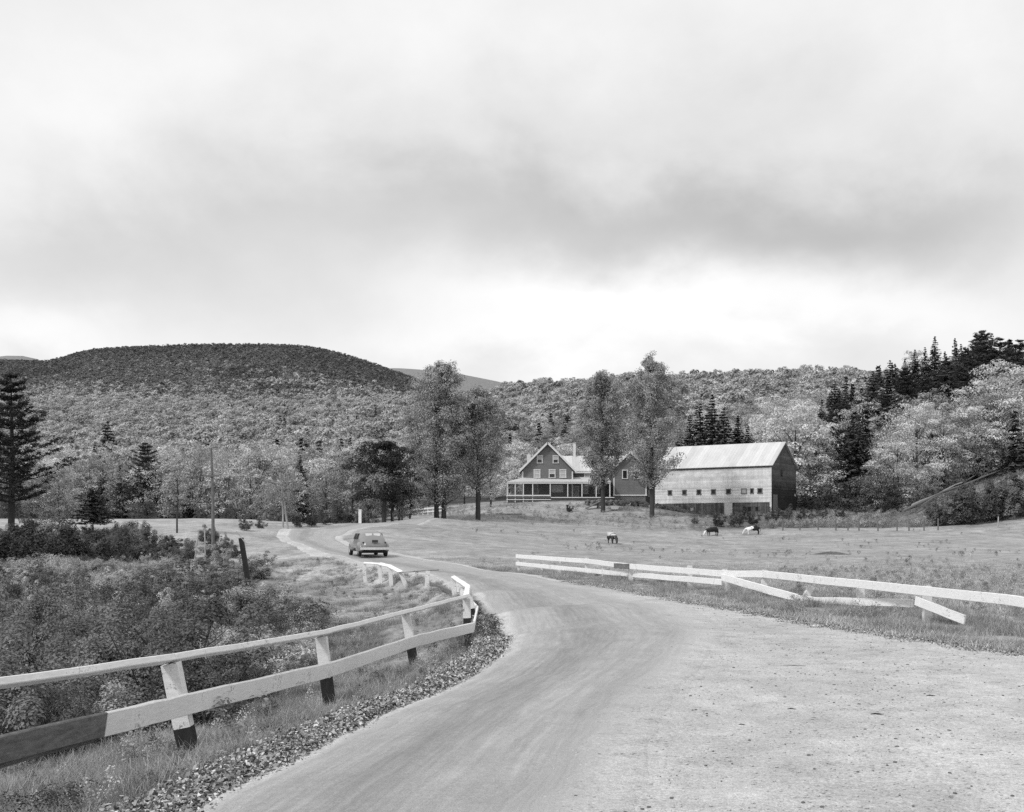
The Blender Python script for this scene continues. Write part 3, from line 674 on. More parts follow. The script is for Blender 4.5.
hero(sm, 'spruce_tree', 93, 99, 'small dark spruce with a bare foot at the near edge of the meadow', .82)
bt = decid('crown', 5.6, 4.6, .4, 80, 110, .17, M['leaf_pale'], rcf=.14, r0=.08)
hero(bt, 'leafy_tree', 58, 100, 'pale bushy birch near the foot of the big pine')
sap = decid('crown', 5.6, 2.6, 2.6, 26, 45, .2, M['leaf_mid'], rcf=.2, r0=.07)
hero(sap, 'leafy_tree', 177, 98, 'slim young tree with a straight bare stem before the meadow')
bi = decid('crown', 9, 5.5, 4, 45, 50, .28, M['leaf_mid'], rcf=.15, r0=.13, bark='bark_pale')
for px_, d_, rz_, lb in ((288, 132, .3, 'leaning birch with a white trunk at the meadow corner by the road bend'), (283, 135, 2, 'upright birch with a white trunk next to the leaning birch')):
    o = hero(bi, 'birch_tree', px_, d_, lb, .8, rz=rz_)
    if px_ == 288: o.rotation_euler = (0, R(-9), 0)
# --- shrubs
def shrub_mesh(h, w, n, ls, m, ns=10):
    mb = MB(); C = []
    for i in range(ns):
        a = i*2.4; L = random.uniform(.4, 1)*w/2; tip = (math.cos(a)*L, math.sin(a)*L, h*random.uniform(.6, .95)*(1-.35*(L/(w/2))**2))
        mb.tube([(0.1*math.cos(a), .1*math.sin(a), -.1), (tip[0]*.5, tip[1]*.5, tip[2]*.6), tip], [.02, .014, .005], 4)
    k = 56; a_ = rng.random(14)*6.283; l_ = rng.random(14)**.6*w*.5; hh_ = h*rng.uniform(.55, 1.15, 14)*(1-.5*(l_/(w*.5))**2); u_ = rng.uniform(.15, 1, (14, 4)).ravel(); i_ = np.repeat(np.arange(14), 4)
    C = np.c_[np.cos(a_[i_])*l_[i_]*(.4+.6*u_), np.sin(a_[i_])*l_[i_]*(.4+.6*u_), hh_[i_]*u_]+rng.normal(0, .05, (56, 3))
    V, Q, sh = clumps(C, np.full(k, .105*w)*rng.uniform(.6, 1.35, k)*(1.25-.5*u_), n, ls, 1.25, None, .6)
    me = fast_mesh('foliage', V, Q, sh); me.materials.append(m); st = mb.mesh('stems'); st.materials.append(M['bark']); return st, me
SHN = [shrub_mesh((1.9, 1.5, 1.7)[i], 2.5, 230, .048, M[('shrub_leaf', 'shrub_pale', 'shrub_leaf')[i]]) for i in range(3)]
SHF = [shrub_mesh(1.7, 2.6, 110, .085, M['shrub_leaf']) for i in range(2)]
SHP = [shrub_mesh(1.2, 2.0, 110, .07, M['shrub_pale']) for i in range(2)]
SHD = [shrub_mesh(2.2, 3.4, 70, .14, leafmat('shrub_dark', .11, .3)) for i in range(2)]
def shrub(ms, px, d, s, label, group=None, sz=None):
    p = G(px, d); e = empty('shrub', p, random.random()*6.28, label, 'shrub', group); k = random.uniform(.9, 1.1)*s; e.scale = (k, k, (sz or k))
    for nm, me in zip(('stems', 'foliage'), ms): link(nm, me, None, e)
    return e
g1 = 'shrubs in the thicket beyond the left guardrail'
for px_, d_, s_ in [(40, 15, .75), (90, 16, .8), (150, 17, .9), (190, 19, .9), (225, 20, .75), (120, 19, 1), (60, 20, 1), (-20, 15, .9), (-80, 17, 1), (10, 22, 1), (170, 23, .9), (255, 26, .6), (215, 25, .85), (280, 24, .45), (250, 20, .5), (90, 25, .95), (140, 27, .9), (30, 28, .9), (300, 22, .35), (200, 16.5, .6)]:
    shrub(SHN[random.choice((0, 2)) if px_ < 70 else random.choice((0, 0, 1, 2))], px_, d_, s_*random.uniform(.85, 1.35), 'leafy grey shrub in the thicket just beyond the left guardrail', g1)
for i in range(85):
    d_ = random.uniform(27, 72); px_ = random.uniform(-60, 250+(d_-27)*.5)
    pale = random.random() < .55
    shrub(random.choice(SHP if pale else SHF), px_, d_, random.uniform(.6, 1.25), 'low pale weedy shrub in the brushy hollow left of the road' if pale else 'low dark shrub in the brushy hollow left of the road', ('pale' if pale else 'dark')+' shrubs in the brushy hollow', random.uniform(.45, .8))
for i in range(46):
    px_ = random.uniform(-70, 225); d_ = random.uniform(76, 99)
    shrub(random.choice((SHF[0], SHF[1], SHP[1], SHF[0])), px_, d_, random.uniform(.55, 1.0), 'rounded grey bush in the belt of bushes before the left meadow', 'grey bushes before the left meadow')
for px_, d_, s_ in [(30, 78, 1.2), (55, 76, 1.1), (80, 78, 1.15), (105, 80, .95), (120, 84, .8), (10, 74, 1.2), (-20, 76, 1.2), (140, 82, .9), (150, 84, .8), (172, 86, .6), (232, 82, .5), (222, 84, .45), (210, 80, .4), (-50, 80, 1.2)]:
    shrub(random.choice(SHD), px_, d_, s_, 'tall dark bush along the near edge of the left meadow', 'dark bushes before the left meadow')
for px_, d_, s_ in [(718, 183, .9), (735, 182, 1.1), (752, 184, 1.0), (770, 186, 1.0), (788, 187, 1.1), (805, 188, 1.0), (822, 190, 1.0), (742, 188, .9), (778, 190, 1.0), (695, 186, .5), (840, 192, 1.0)]:
    shrub(random.choice(SHD), px_, d_, s_, 'dark weedy bush below the right end of the barn', 'dark bushes below the barn')
mid_big = shrub_mesh(2.8, 3.3, 170, .12, M['shrub_leaf'])
for px_, d_, s_, lb in [(948, 178, 1.9, 'leftmost lobe of the big bush standing below the log slide'), (972, 177, 2.6, 'tallest rounded bush standing below the log slide'), (1000, 178, 2.4, 'big rounded bush at the right end of the pasture fence'), (1040, 178, 2.9, 'big bush past the right end of the pasture fence')]:
    shrub(mid_big, px_, d_, s_, lb)
for i in range(90):
    px_ = random.uniform(900, 1070); d_ = random.uniform(184, 236)
    q_ = G(px_, d_); gy_ = HZ-(q_.z-EYE)*F/d_; k_ = random.uniform(.8, 1.5); ly_ = 517-(px_-903)*.486
    if gy_-k_*2.3*F/d_ < ly_+3 and gy_ > ly_-1: continue
    shrub(random.choice((SHF[0], SHF[1], SHP[0], SHP[1])), px_, d_, k_, 'shaggy grey bush on the steep bank around the log slide', 'bushes on the bank around the log slide')
for px_, d_, s_, lb in [(935, 179, 1.5, 'small bush at the left foot of the big bush below the log slide'), (962, 181, 2.3, 'bush lobe just left of the tallest bush below the log slide'), (988, 181, 2.4, 'bush lobe just right of the tallest bush below the log slide'), (1018, 179, 2.4, 'rounded bush at the very right edge of the pasture')]:
    shrub(mid_big, px_, d_, s_, lb)
for px_, d_, s_ in [(312, 138, .7), (325, 142, .9), (335, 146, 1.1), (348, 150, 1.0), (300, 136, .6), (360, 156, .8), (262, 118, .5), (245, 110, .5)]:
    shrub(random.choice(SHD), px_, d_, s_, 'dark bush along the outer side of the road bend', 'bushes by the road bend')
shrub(SHD[0], 569, 196, .55, 'low dark bush left of the plank ramp in the farmyard')
# --- weeds, grass, litter
weed = []
for i in range(3):
    k = 9; C = np.c_[rng.normal(0, .16, (k, 2)), rng.uniform(.1, .5, k)]
    V, Q, sh = clumps(C, np.full(k, .15), 26, .05, 1.1, None, .8); weed.append(fast_mesh('weed', V, Q, sh)); weed[-1].materials.append(M['shrub_pale'] if i else M['shrub_leaf'])
V, Q, sh = clumps(C, np.full(k, .16), 30, .05, 1.1, None, .6); weed_dark = fast_mesh('weed', V, Q, sh); weed_dark.materials.append(leafmat('weed_dark', .10, .3))
def tuft(n, h, spread, wd_, m):
    b = rng.normal(0, spread, (n, 2)); hh = h*rng.uniform(.4, 1.2, n); a = rng.random(n)*6.283; ln = rng.uniform(.2, 1.5, n)*hh
    dx, dy = np.cos(a), np.sin(a); t = np.c_[-dy, dx, np.zeros(n)]*wd_/2; base = np.c_[b, np.zeros(n)-.01]
    mid = base+np.c_[dx*ln*.35, dy*ln*.35, hh*.6]; tip = base+np.c_[dx*ln, dy*ln, hh]
    V = np.concatenate([base-t, base+t, mid+t*.8, mid-t*.8, tip+t*.15, tip-t*.15], 1).reshape(-1, 3)
    i = np.arange(n)*6; Q = np.vstack([np.c_[i, i+1, i+2, i+3], np.c_[i+3, i+2, i+4, i+5]])
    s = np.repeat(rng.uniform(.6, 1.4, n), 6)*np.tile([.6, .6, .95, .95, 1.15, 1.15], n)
    me = fast_mesh('tuft', V, Q, s); me.materials.append(m); return me
TN = [tuft(60, .20, .12, .0065, M['grass_near']) for i in range(3)]
TF = [tuft(40, .16, .16, .012, M['grass_field']) for i in range(3)]
px, d = rng.uniform(-150, 1180, 52000), rng.uniform(5, 75, 52000); x = (px-512)*d/F
ok = ~inpoly(x, d, np.vstack([Gl, Gr_[::-1]])); x, d, px = x[ok], d[ok], px[ok]
L = leftside(x, d); dl = dist_poly(x, d, FENCE_L); dr = dist_poly(x, d, FENCE_R); z = H(x, d)
nl_ = dist_poly(x, d, Gl[::3])
near = (L & ((dl < 3.2) | (nl_ < np.interp(d, [10, 40, 60], [5, 6, 9]))) & ~((nl_ < .45) & (d < 26) & (rng.random(len(x)) < .85))) | (~L & (dr < 3.0) & (d < 66))
lush = 0.55+.45*np.sin(x*1.9+d*.7)*np.sin(d*1.1-x)+.2*rng.normal(size=len(x))
Sn = np.clip(lush, .35, 1.4)*np.where(L, 1.0, 1.15)
near &= (rng.random(len(x)) < np.where(L, .95, .8))
for q_ in FENCE_L: near &= ~((np.abs(x-q_[0]-.15) < .30) & (d > q_[1]-.9) & (d < q_[1]+.25))
scatter('verge_grass', np.c_[x, d, z-.02][near], Sn[near], TN, 'long dry grass along the roadside banks and under the guardrails', 'grass')
fld = ~L & (dr >= 2.4) & (rng.random(len(x)) < np.clip((76-d)/34, 0, 1))
scatter('pasture_grass', np.c_[x, d, z-.02][fld], rng.uniform(.4, 1.0, fld.sum()), TF, 'short cropped grass of the pasture behind the right guardrail', 'grass')
px2, d2 = rng.uniform(-120, 420, 17000), rng.uniform(15, 101, 17000); x2 = (px2-512)*d2/F
k = leftside(x2, d2) & ~inpoly(x2, d2, np.vstack([Gl, Gr_[::-1]])) & (dist_poly(x2, d2, FENCE_L) > 1.0) & (dist_poly(x2, d2, Gl[::3]) > np.interp(d2, [12, 25, 40, 55, 100], [4.2, 4, 4.5, 8, 12]))
x2, d2 = x2[k], d2[k]; ms_ = np.sin(x2*.55+1.3*np.sin(d2*.21))*np.sin(d2*.33+x2*.2)+rng.normal(size=len(x2))*.25
su = np.clip(.75+.65*ms_, .3, 1.6)*rng.uniform(.8, 1.2, len(x2)); pl = (np.sin(x2*.31+2)+np.sin(d2*.23-x2*.4)+rng.normal(size=len(x2))*.5) > -.1
P2 = np.c_[x2, d2, H(x2, d2)-.05]
scatter('goldenrod', P2[pl], su[pl], [weed[1], weed[2]], 'pale flowering weeds spread over the hollow left of the guardrail', 'weeds')
scatter('undergrowth', P2[~pl], su[~pl], [weed[0], weed_dark], 'dark tangled ferns and brambles in the hollow left of the guardrail', 'undergrowth')
px6, d6 = rng.uniform(770, 1180, 12000), rng.uniform(178, 255, 12000); x6 = (px6-512)*d6/F
z6 = H(x6, d6); gy6 = HZ-(z6-EYE)*F/d6; ly6 = 517-(px6-903)*.486; s6 = np.where((np.abs(gy6-ly6-4) < 9) & (px6 > 890), rng.uniform(.4, .9, len(x6)), rng.uniform(.8, 2.4, len(x6)))
scatter('bank_undergrowth', np.c_[x6, d6, z6-.1], s6, weed, 'rank weeds and brambles covering the bank under the right hand woods', 'undergrowth')
px7, d7 = rng.uniform(440, 800, 2600), rng.uniform(178, 203, 2600); x7 = (px7-512)*d7/F; k7 = (np.sin(x7*.6+d7)+rng.normal(size=len(x7))*.6) > .6
scatter('yard_weeds', np.c_[x7, d7, H(x7, d7)-.05][k7], rng.uniform(.6, 1.5, k7.sum()), weed, 'patches of weeds on the slope below the farmhouse and barn', 'weeds')
# tall weeds scattered in pasture edge right
px3_, d3 = rng.uniform(780, 1150, 1500), rng.uniform(24, 60, 1500); x3 = (px3_-512)*d3/F; k = dist_poly(x3, d3, FENCE_R) > .6; k &= ~inpoly(x3, d3, np.vstack([Gl, Gr_[::-1]]))
x3, d3 = x3[k], d3[k]; w_ = rng.random(len(x3)) < .35
scatter('pasture_weeds', np.c_[x3, d3, H(x3, d3)][w_], rng.uniform(.3, .8, w_.sum()), weed[:2], 'coarse weeds standing in the rough grass behind the near end of the right guardrail', 'weeds')
q_ = near & L & (rng.random(len(x)) < .035+.10*(np.sin(x*2.1+d)*np.sin(d*.9) > .5))
scatter('bank_weeds', np.c_[x, d, z-.03][q_], rng.uniform(.25, .6, q_.sum()), [weed[0], weed_dark, weed[1]], 'small dark weeds dotted through the grass bank under the left guardrail', 'weeds')
# fallen leaves along left edge
def litter(n, sp_, ls, m):
    P = np.c_[rng.normal(0, sp_, (n, 2)), rng.uniform(0, .035, n)]; Nn = rng.normal(size=(n, 3))*.55+np.array([0, 0, 1])
    V, Q = quads(P, Nn, ls*rng.uniform(.5, 1.4, n), .6); me = fast_mesh('litter', V, Q, np.repeat(rng.choice([.25, .5, .9, 1.3, 1.9], n), 4)); me.materials.append(m); return me
LT = [litter(80, .13, .040, M['litter']) for i in range(3)]
s = rng.random(2600)**1.2*30+4; lx = np.interp(s, Gl[:, 1], Gl[:, 0]); off = np.abs(rng.normal(0, .30, len(s)))-.30
wdl = np.interp(s, [6, 14, 24, 34], [.66, .46, .28, .18]); x4 = lx-off*wdl+.06
scatter('fallen_leaves', np.c_[x4, s, H(x4, s)+.03], rng.uniform(.6, 1.2, len(s)), LT, 'dry fallen leaves piled along the left edge of the road', 'fallen leaves')
def pebble(i):
    import bmesh
    bm = bmesh.new(); bmesh.ops.create_icosphere(bm, subdivisions=1, radius=.5)
    for v in bm.verts: v.co = Vector((v.co.x*1.2, v.co.y, v.co.z*.55))*random.uniform(.75, 1.2)
    me = bpy.data.meshes.new('pebble'); bm.to_mesh(me); bm.free(); me.materials.append(M['stone_dark'] if i == 0 else M['stone_pale']); return me
PB = [pebble(i) for i in range(8)]
px5, d5 = rng.uniform(540, 1150, 15000), 7+27*rng.random(15000)**1.2; x5 = (px5-512)*d5/F
k = inpoly(x5, d5, np.vstack([Gl, Gr_[::-1]])) & (x5 > np.interp(d5, Rr[:, 1], Rr[:, 0])-.6); x5, d5 = x5[k], d5[k]
scatter('loose_stones', np.c_[x5, d5, H(x5, d5)+.04], .006+.026*rng.random(len(x5))**6, PB, 'loose stones strewn over the gravel on the right', 'stones')
dbp = []
for cx_, cy_, n__, sx_, sy_ in ((790, 622, 160, 60, 7), (835, 650, 130, 60, 9), (690, 655, 80, 40, 7), (850, 690, 90, 60, 14), (930, 660, 80, 40, 10), (740, 605, 70, 40, 4), (900, 735, 50, 60, 18)):
    for _ in range(n__):
        a_, b_ = random.gauss(cx_, sx_), max(585, random.gauss(cy_, sy_)); d_ = EYE*F/(b_-HZ); dbp.append(((a_-512)*d_/F, d_))
dbp = np.array(dbp); dbp = dbp[inpoly(dbp[:, 0], dbp[:, 1], np.vstack([Gl, Gr_[::-1]]))]
scatter('bark_crumbs', np.c_[dbp, H(dbp[:, 0], dbp[:, 1])+.036], .012+.03*rng.random(len(dbp))**4, [PB[0]], 'dark crumbs of bark and leaf scattered in patches on the gravel', 'debris')
px8, d8 = rng.uniform(430, 1150, 900), rng.uniform(60, 185, 900); x8 = (px8-512)*d8/F; k8 = (x8 > np.interp(d8, Rr[:, 1], Rr[:, 0])+1.5) & ((np.sin(x8*.17+d8*.05)+rng.normal(size=900)*.6) > .3)
scatter('pasture_clumps', np.c_[x8, d8, H(x8, d8)-.03][k8], rng.uniform(.3, .9, k8.sum()), [weed[0], weed_dark, weed[1]], 'scattered coarse tufts left ungrazed in the open pasture', 'grass tufts')
t5 = rng.random(1600); gy = 9+t5*34; gx = np.interp(gy, Gr_[:, 1], Gr_[:, 0])+rng.normal(0, .22, 1600)
scatter('verge_litter', np.c_[gx, gy, H(gx, gy)+.02], rng.uniform(.4, .9, 1600), LT, 'leaves and stones along the grass verge below the right guardrail', 'leaf litter')
for i, (px_, py_, s_, lb) in enumerate(((570, 668, .3, 'longest dark twig lying near the middle of the gravel'), )):
    pass
def chunk(name, px_, py_, L_, r_, label, cat, m='tar_wood', group=None, rz=0):
    d_ = EYE*F/(py_-HZ); p = Vector(((px_-512)*d_/F, d_, h1((px_-512)*d_/F, d_)+.05)); mb = MB()
    mb.tube([(-L_/2, 0, -.015), (-L_*.1, .02, -.012), (L_*.2, -.015, -.013), (L_/2, .01, -.015)], [r_*.35, r_*.5, r_*.45, r_*.2], 6)
    o = mb.build(name, m); o.location = p; o.rotation_euler[2] = rz; tag(o, label, cat, group)
chunk('twig', 793, 669, .34, .011, 'thin dark twig lying in the middle of the gravel', 'twig', rz=-.2)
chunk('bark_chip', 877, 718, .12, .022, 'dark bark chip, largest on the near right gravel', 'bark chip')
chunk('bark_chip', 792, 713, .09, .016, 'small dark bark chip left of the largest chip', 'bark chip')
chunk('bark_chip', 931, 699, .10, .018, 'dark bark chip furthest right on the gravel', 'bark chip')
chunk('bark_chip', 742, 730, .06, .012, 'tiny dark bark chip nearest the camera on the gravel', 'bark chip')
tag(link('weed_clump', weed[0], None, None, loc=G(228, 12.4)), 'round dark weed clump beside the base of the nearest guardrail post', 'weed')

# ------------------------------------------------------------------ guardrails
def post(fence, x, y, ztop, lean=(0, 0), w=.17, white=.72, zb=None, base='tar_wood', top='white_post'):
    zb = (h1(x, y)-.25) if zb is None else zb; hgt = ztop-zb
    b = Vector((x+lean[0], y+lean[1], zb)); t = Vector((x, y, ztop)); s = t.lerp(b, min(.97, white/(hgt)))
    up = (0, 1, .001)
    m = MB(); m.bar(s, t, w, w, up, 1.0, .004); p = m.build('post', top, fence)
    m = MB(); m.bar(b, s, w*1.02, w*1.02, up, 1.0, .004); m.build('post_base', base, p)
    return p
def rail(fence, a, b, w, h, m='white_wood', tilt=0, name='rail', taper=1):
    a, b = Vector(a), Vector(b); mb = MB(); d = (b-a).normalized(); up = Matrix.Rotation(tilt, 3, d)@Vector((0, 0, 1))
    n = 6; x_ = d.cross(up).normalized(); z_ = x_.cross(d).normalized(); vs = []; fs = []
    for i in range(n+1):
        c = a.lerp(b, i/n)+Vector((0, 0, random.uniform(-.006, .006) if 0 < i < n else 0))
        vs += [c+x_*(sx*w/2)+z_*(sz*h/2*(1+random.uniform(-.03, .03))) for sx, sz in ((-1, -1), (1, -1), (1, 1), (-1, 1))]
    for i in range(n): fs += [(i*4+k, i*4+(k+1) % 4, i*4+4+(k+1) % 4, i*4+4+k) for k in range(4)]
    mb.add(vs, fs+[(0, 1, 2, 3), (n*4+3, n*4+2, n*4+1, n*4)])
    # weld neighbouring pieces
    me = mb.mesh(name); o = link(name, me, M[m], fence); bv = o.modifiers.new('soft', 'BEVEL'); bv.width = .008; bv.segments = 1; return o
lf = empty('guardrail', (0, 0, 0), 0, 'white two rail timber guardrail curving along the left side of the road', 'guardrail')
LP = [(-4.45, 7.0, .69, (.15, -.05)), (-3.53, 11.9, .50, (.26, 0)), (-2.72, 16.4, .36, (.16, 0)), (-1.94, 21, .34, (.22, 0)), (-.99, 25, .40, (.05, 0)), (-1.13, 29.5, .38, (.24, 0)), (-1.95, 38, .30, (.1, 0))]
lowz = [.25, .08, -.10, -.14, -.24, -.18, -.05]
for i, (x, y, zt, ln) in enumerate(LP):
    post(lf, x, y, zt-.02, ln, .17 if i < 2 else .155, (.60, .66, .58, .58, .42, .5, .7)[i])
for i in range(len(LP)-1):
    a, b = LP[i], LP[i+1]
    rail(lf, (a[0]-(0 if i else .1), a[1], a[2]+.03), (b[0], b[1], b[2]+.03), .14, .07, tilt=R(-22), name='top_rail')
for i in range(len(LP)-1):
    a, b = LP[i], LP[i+1]; k = .13
    A_ = Vector((a[0]+k+a[3][0]*.45, a[1]-.05, lowz[i])); B_ = Vector((b[0]+k+b[3][0]*.45, b[1]-.05, lowz[i+1]))
    if i == 0:
        C_ = A_.lerp(B_, .66); rail(lf, A_, C_, .05, .22, 'raw_wood', R(8), 'unpainted_rail'); rail(lf, C_, B_, .05, .22, 'white_wood', R(8), 'bottom_rail')
        rail(lf, A_+Vector((-.1, 0, -.12)), C_+Vector((-.1, 0, -.11)), .05, .10, 'raw_wood', R(8), 'backing_board')
    else: rail(lf, A_, B_, .05, .215, 'white_wood', R(6), 'bottom_rail')
FP = [(428, 571, 46, 8), (401, 573, 49.5, -20), (390, 567, 52.5, 0), (379.5, 564.5, 55, 0), (364, 562, 58, 3)]
tops = []
for i, (px_, py_, d_, ln) in enumerate(FP):
    x, y, z = px3(px_, py_, d_); ln_ = (0, 0, 0)
    post(lf, x, y, z, ((.35 if i == 1 else -.06 if i == 0 else .08), 0), .17, 1.3, h1(x, y)-.1); tops.append(Vector((x, y, z)))
rail(lf, tops[1]+Vector((0, 0, .03)), tops[2]+Vector((0, 0, .03)), .18, .07, tilt=R(-30), name='top_rail')
rail(lf, tops[2]+Vector((0, 0, .03)), tops[3]+Vector((0, 0, .03)), .18, .07, tilt=R(-30), name='top_rail')
rail(lf, tops[3]+Vector((0, 0, .03)), tops[4]+Vector((0, 0, -.05)), .12, .06, tilt=R(-30), name='top_rail')
rail(lf, tops[0]+Vector((.4, 0, .04)), tops[1]+Vector((-.1, 0, .02)), .10, .03, 'raw_wood', name='weathered_rail')
rail(lf, tops[0]+Vector((.1, -.1, -.5)), Vector((LP[6][0]+.1, LP[6][1], LP[6][2]-.55)), .05, .15, 'raw_wood', name='weathered_rail')
rf = empty('guardrail', (0, 0, 0), 0, 'long white timber guardrail with sagging lower rails before the pasture', 'guardrail')
TR = [(518, 555.5), (585, 560), (632, 565.5), (672, 568), (722, 572.5), (766, 573), (818, 578), (862, 583), (928, 589), (1003, 597)]
def rz_at(px): return np.interp(px, [518, 585, 630, 680, 725, 766, 860, 928, 1003, 1100, 1250], [60, 51, 44, 40, 36, 33.5, 28, 25, 21.8, 18.5, 14.5])
TRP = [Vector(px3(p, q, float(rz_at(p)))) for p, q in TR]+[Vector(px3(1110, 612, 18.3)), Vector(px3(1260, 634, 14.3))]
spans = [(0, 2), (2, 4), (4, 5), (5, 8), (8, 9), (9, 10), (10, 11)]
for a, b in ((0, 1), (1, 2), (2, 4), (4, 5), (5, 9), (9, 10), (10, 11)):
    rail(rf, TRP[a]-Vector((.1, .12, .03)), TRP[b]-Vector((.1, .12, .03)), .05, .20, name='top_rail')
e_ = TRP[2]-Vector((.12, .16, .03)); rail(rf, e_-Vector((.5, -.8, 0)), e_, .055, .2, 'raw_wood', name='rail_patch')
BRP = [px3(518, 563.5, 60), px3(600, 571.5, 49), px3(652, 576, 42), px3(724, 582, 36)]
for a, b in zip(BRP[:-1], BRP[1:]): rail(rf, Vector(a)-Vector((.1, .14, 0)), Vector(b)-Vector((.1, .14, 0)), .05, .19, name='bottom_rail')
rail(rf, Vector(px3(724, 577, 36))-Vector((.1, .18, 0)), Vector(px3(800, 598, 31))-Vector((.1, .14, 0)), .05, .22, name='sagging_rail')
rail(rf, Vector(px3(798, 597, 31.2)), Vector(px3(824, 600, 29.8)), .05, .10, name='splintered_rail')
rail(rf, Vector(px3(824, 600.5, 30))-Vector((.1, .14, 0)), Vector(px3(915, 603, 25.6))-Vector((.1, .14, 0)), .05, .18, name='bottom_rail')
rail(rf, Vector(px3(917, 600, 25))-Vector((.1, .2, 0)), Vector(px3(965, 620, 23.4)), .05, .2, name='fallen_rail')
for i, (px_, dz, ln) in enumerate([(519, -.02, 0), (541, -.25, 0), (559, 0, 0), (587, .06, 0), (604, -.3, 0), (631, .02, 0), (652, -.28, 0), (690, .09, 0), (725, .06, .1), (766, .04, -.1), (812, -.28, -.35), (861, -.02, 0), (928, .02, 0), (1050, 0, 0), (1110, 0, 0), (1250, 0, 0)]):
    d_ = float(rz_at(px_)); py_ = float(np.interp(px_, [p for p, q in TR]+[1110, 1260], [q for p, q in TR]+[612, 634])); x, y, z = px3(px_, py_, d_)
    post(rf, x, y+.05, z+dz+.04, (ln, 0), .16, .9, h1(x, y)-.2, base='grey_wood')
# lone dark leaning post and pale stakes
o = empty('fence_post', (0, 0, 0), 0, 'dark leaning tarred post in the brush left of the road', 'post')
x, y, z = px3(241, 538, 50); xb = (251-512)*50/F; m = MB(); m.bar((xb, y, h1(xb, y)-.1), (x, y, z), .2, .2, (0, 1, 0), .95); m.build('shaft', 'tar_wood', o)
m = MB(); m.tube([(x+.25, y-.1, z-.25), (x-.2, y-.05, z+.3)], [.03, .02], 5); m.build('stick', 'bark_pale', o)
for a, b, d_, lb in (((204.5, 528), (205.5, 552), 78, 'upright pale stake, right one of the pair in the brush'), ((199, 530), (194, 551), 78, 'tilted pale stake, left one of the pair in the brush')):
    m = MB(); A_, B_ = Vector(px3(*a, d_)), Vector(px3(*b, d_)); B_.z = min(B_.z, h1(B_.x, B_.y)-.1); m.tube([B_, A_], [.05, .04], 6); tag(m.build('stake', 'bark_pale'), lb, 'stake')
# utility pole
p = G(213, 90); e = empty('utility_pole', p, R(3), 'weathered utility pole with a crossarm at the edge of the left meadow', 'utility pole')
ph = 1.85+(HZ-448)*90/F-p.z; m = MB(); m.tube([(.0, 0, -.5), (0, 0, ph*.5), (-.15, 0, ph)], [.14, .12, .08], 10); m.build('pole', 'grey_wood', e)
m = MB(); m.box(-.75, .45, -.16, -.06, ph-2.25, ph-2.12); m.build('crossarm', 'grey_wood', e)
for q in (-.65, -.3, .1, .38):
    m = MB(); m.tube([(q, -.11, ph-2.12), (q, -.11, ph-2.0), (q, -.11, ph-1.93)], [.03, .055, .03], 8); m.build('insulator', 'stone', e)
p = G(360, 148); e = empty('marker_post', p, 0, 'white painted marker post by the bushes at the road bend', 'post')
m = MB(); m.box(-.18, .18, -.12, .12, -.3, 1.75); m.build('shaft', 'white_wood', e); m = MB(); m.box(-.21, .21, -.15, .15, 1.75, 1.83); m.build('cap', 'white_wood', e)
# small bridge rails behind the maple
p = G(394, 176); e = empty('bridge_railing', p, R(12), 'dark timber bridge railing seen beside the trunk of the round maple', 'railing')
m = MB()
for q in (-1.4, -.1, 1.2): m.box(q-.1, q+.1, -.1, .1, -.4, 1.2)
m.build('post', 'raw_wood', e); m = MB(); m.box(-1.6, 1.4, -.17, -.1, .95, 1.15); m.box(-1.6, 1.4, -.17, -.1, .35, .55); m.build('rail', 'raw_wood', e)
fl = empty('board_fence', (0, 0, 0), 0, 'white board fence climbing the lane behind the forked poplar', 'fence')
q0, q1 = Vector(px3(413, 515, 188)), Vector(px3(443, 507, 186)); 
for i in range(7):
    c = q0.lerp(q1, i/6); m = MB(); m.box(c.x-.09, c.x+.09, c.y-.09, c.y+.09, h1(c.x, c.y)-.3, max(c.z, h1(c.x, c.y)+.9)+.1); m.build('post', 'white_post', fl)
for k in (.95, .4):
    a, b = q0.copy(), q1.copy(); a.z = max(a.z-.95, h1(a.x, a.y))+k; b.z = max(b.z-.95, h1(b.x, b.y))+k; a.y -= .14; b.y -= .14
    rail(fl, a, b, .05, .24, name='rail')

# ------------------------------------------------------------------ farmhouse
def win(par, x, z, w, h, y=0, pane='pane_dark', split=True, sill=True, fr='trim'):
    t = .14; m = MB(); m.box(x-w/2-t, x-w/2, y-.08, y-.001, z, z+h); m.box(x+w/2, x+w/2+t, y-.08, y-.001, z, z+h); m.box(x-w/2-t-.03, x+w/2+t+.03, y-.1, y-.001, z+h, z+h+t)
    if split: m.box(x-w/2, x+w/2, y-.06, y-.002, z+h/2-.04, z+h/2+.04)
    o = m.build('window', fr, par)
    m = MB()
    if pane == 'half':
        m.box(x-w/2, x+w/2, y-.035, y-.003, z, z+h/2-.04); m.build('pane', 'pane_dark', o); m = MB(); m.box(x-w/2, x+w/2, y-.036, y-.003, z+h/2+.04, z+h); m.build('pane', 'pane_light', o)
    else: m.box(x-w/2, x+w/2, y-.035, y-.003, z, z+h); m.build('pane', pane, o)
    if sill: m = MB(); m.box(x-w/2-t-.05, x+w/2+t+.05, y-.14, y-.001, z-.1, z); m.build('sill', fr, o)
    return o
D0 = 213; hx = (547-512)*D0/F; hz = EYE+(HZ-500)*D0/F
hs = empty('farmhouse', (hx, D0, hz), 0, 'dark clapboard farmhouse with white trimmed gables and a long front porch', 'house')
m = MB(); m.prism([(-4.5, -1), (4.7, -1), (4.7, 5.6), (.1, 10.3), (-4.5, 5.6)], 0, 12); m.build('main_wall', 'house_siding', hs)
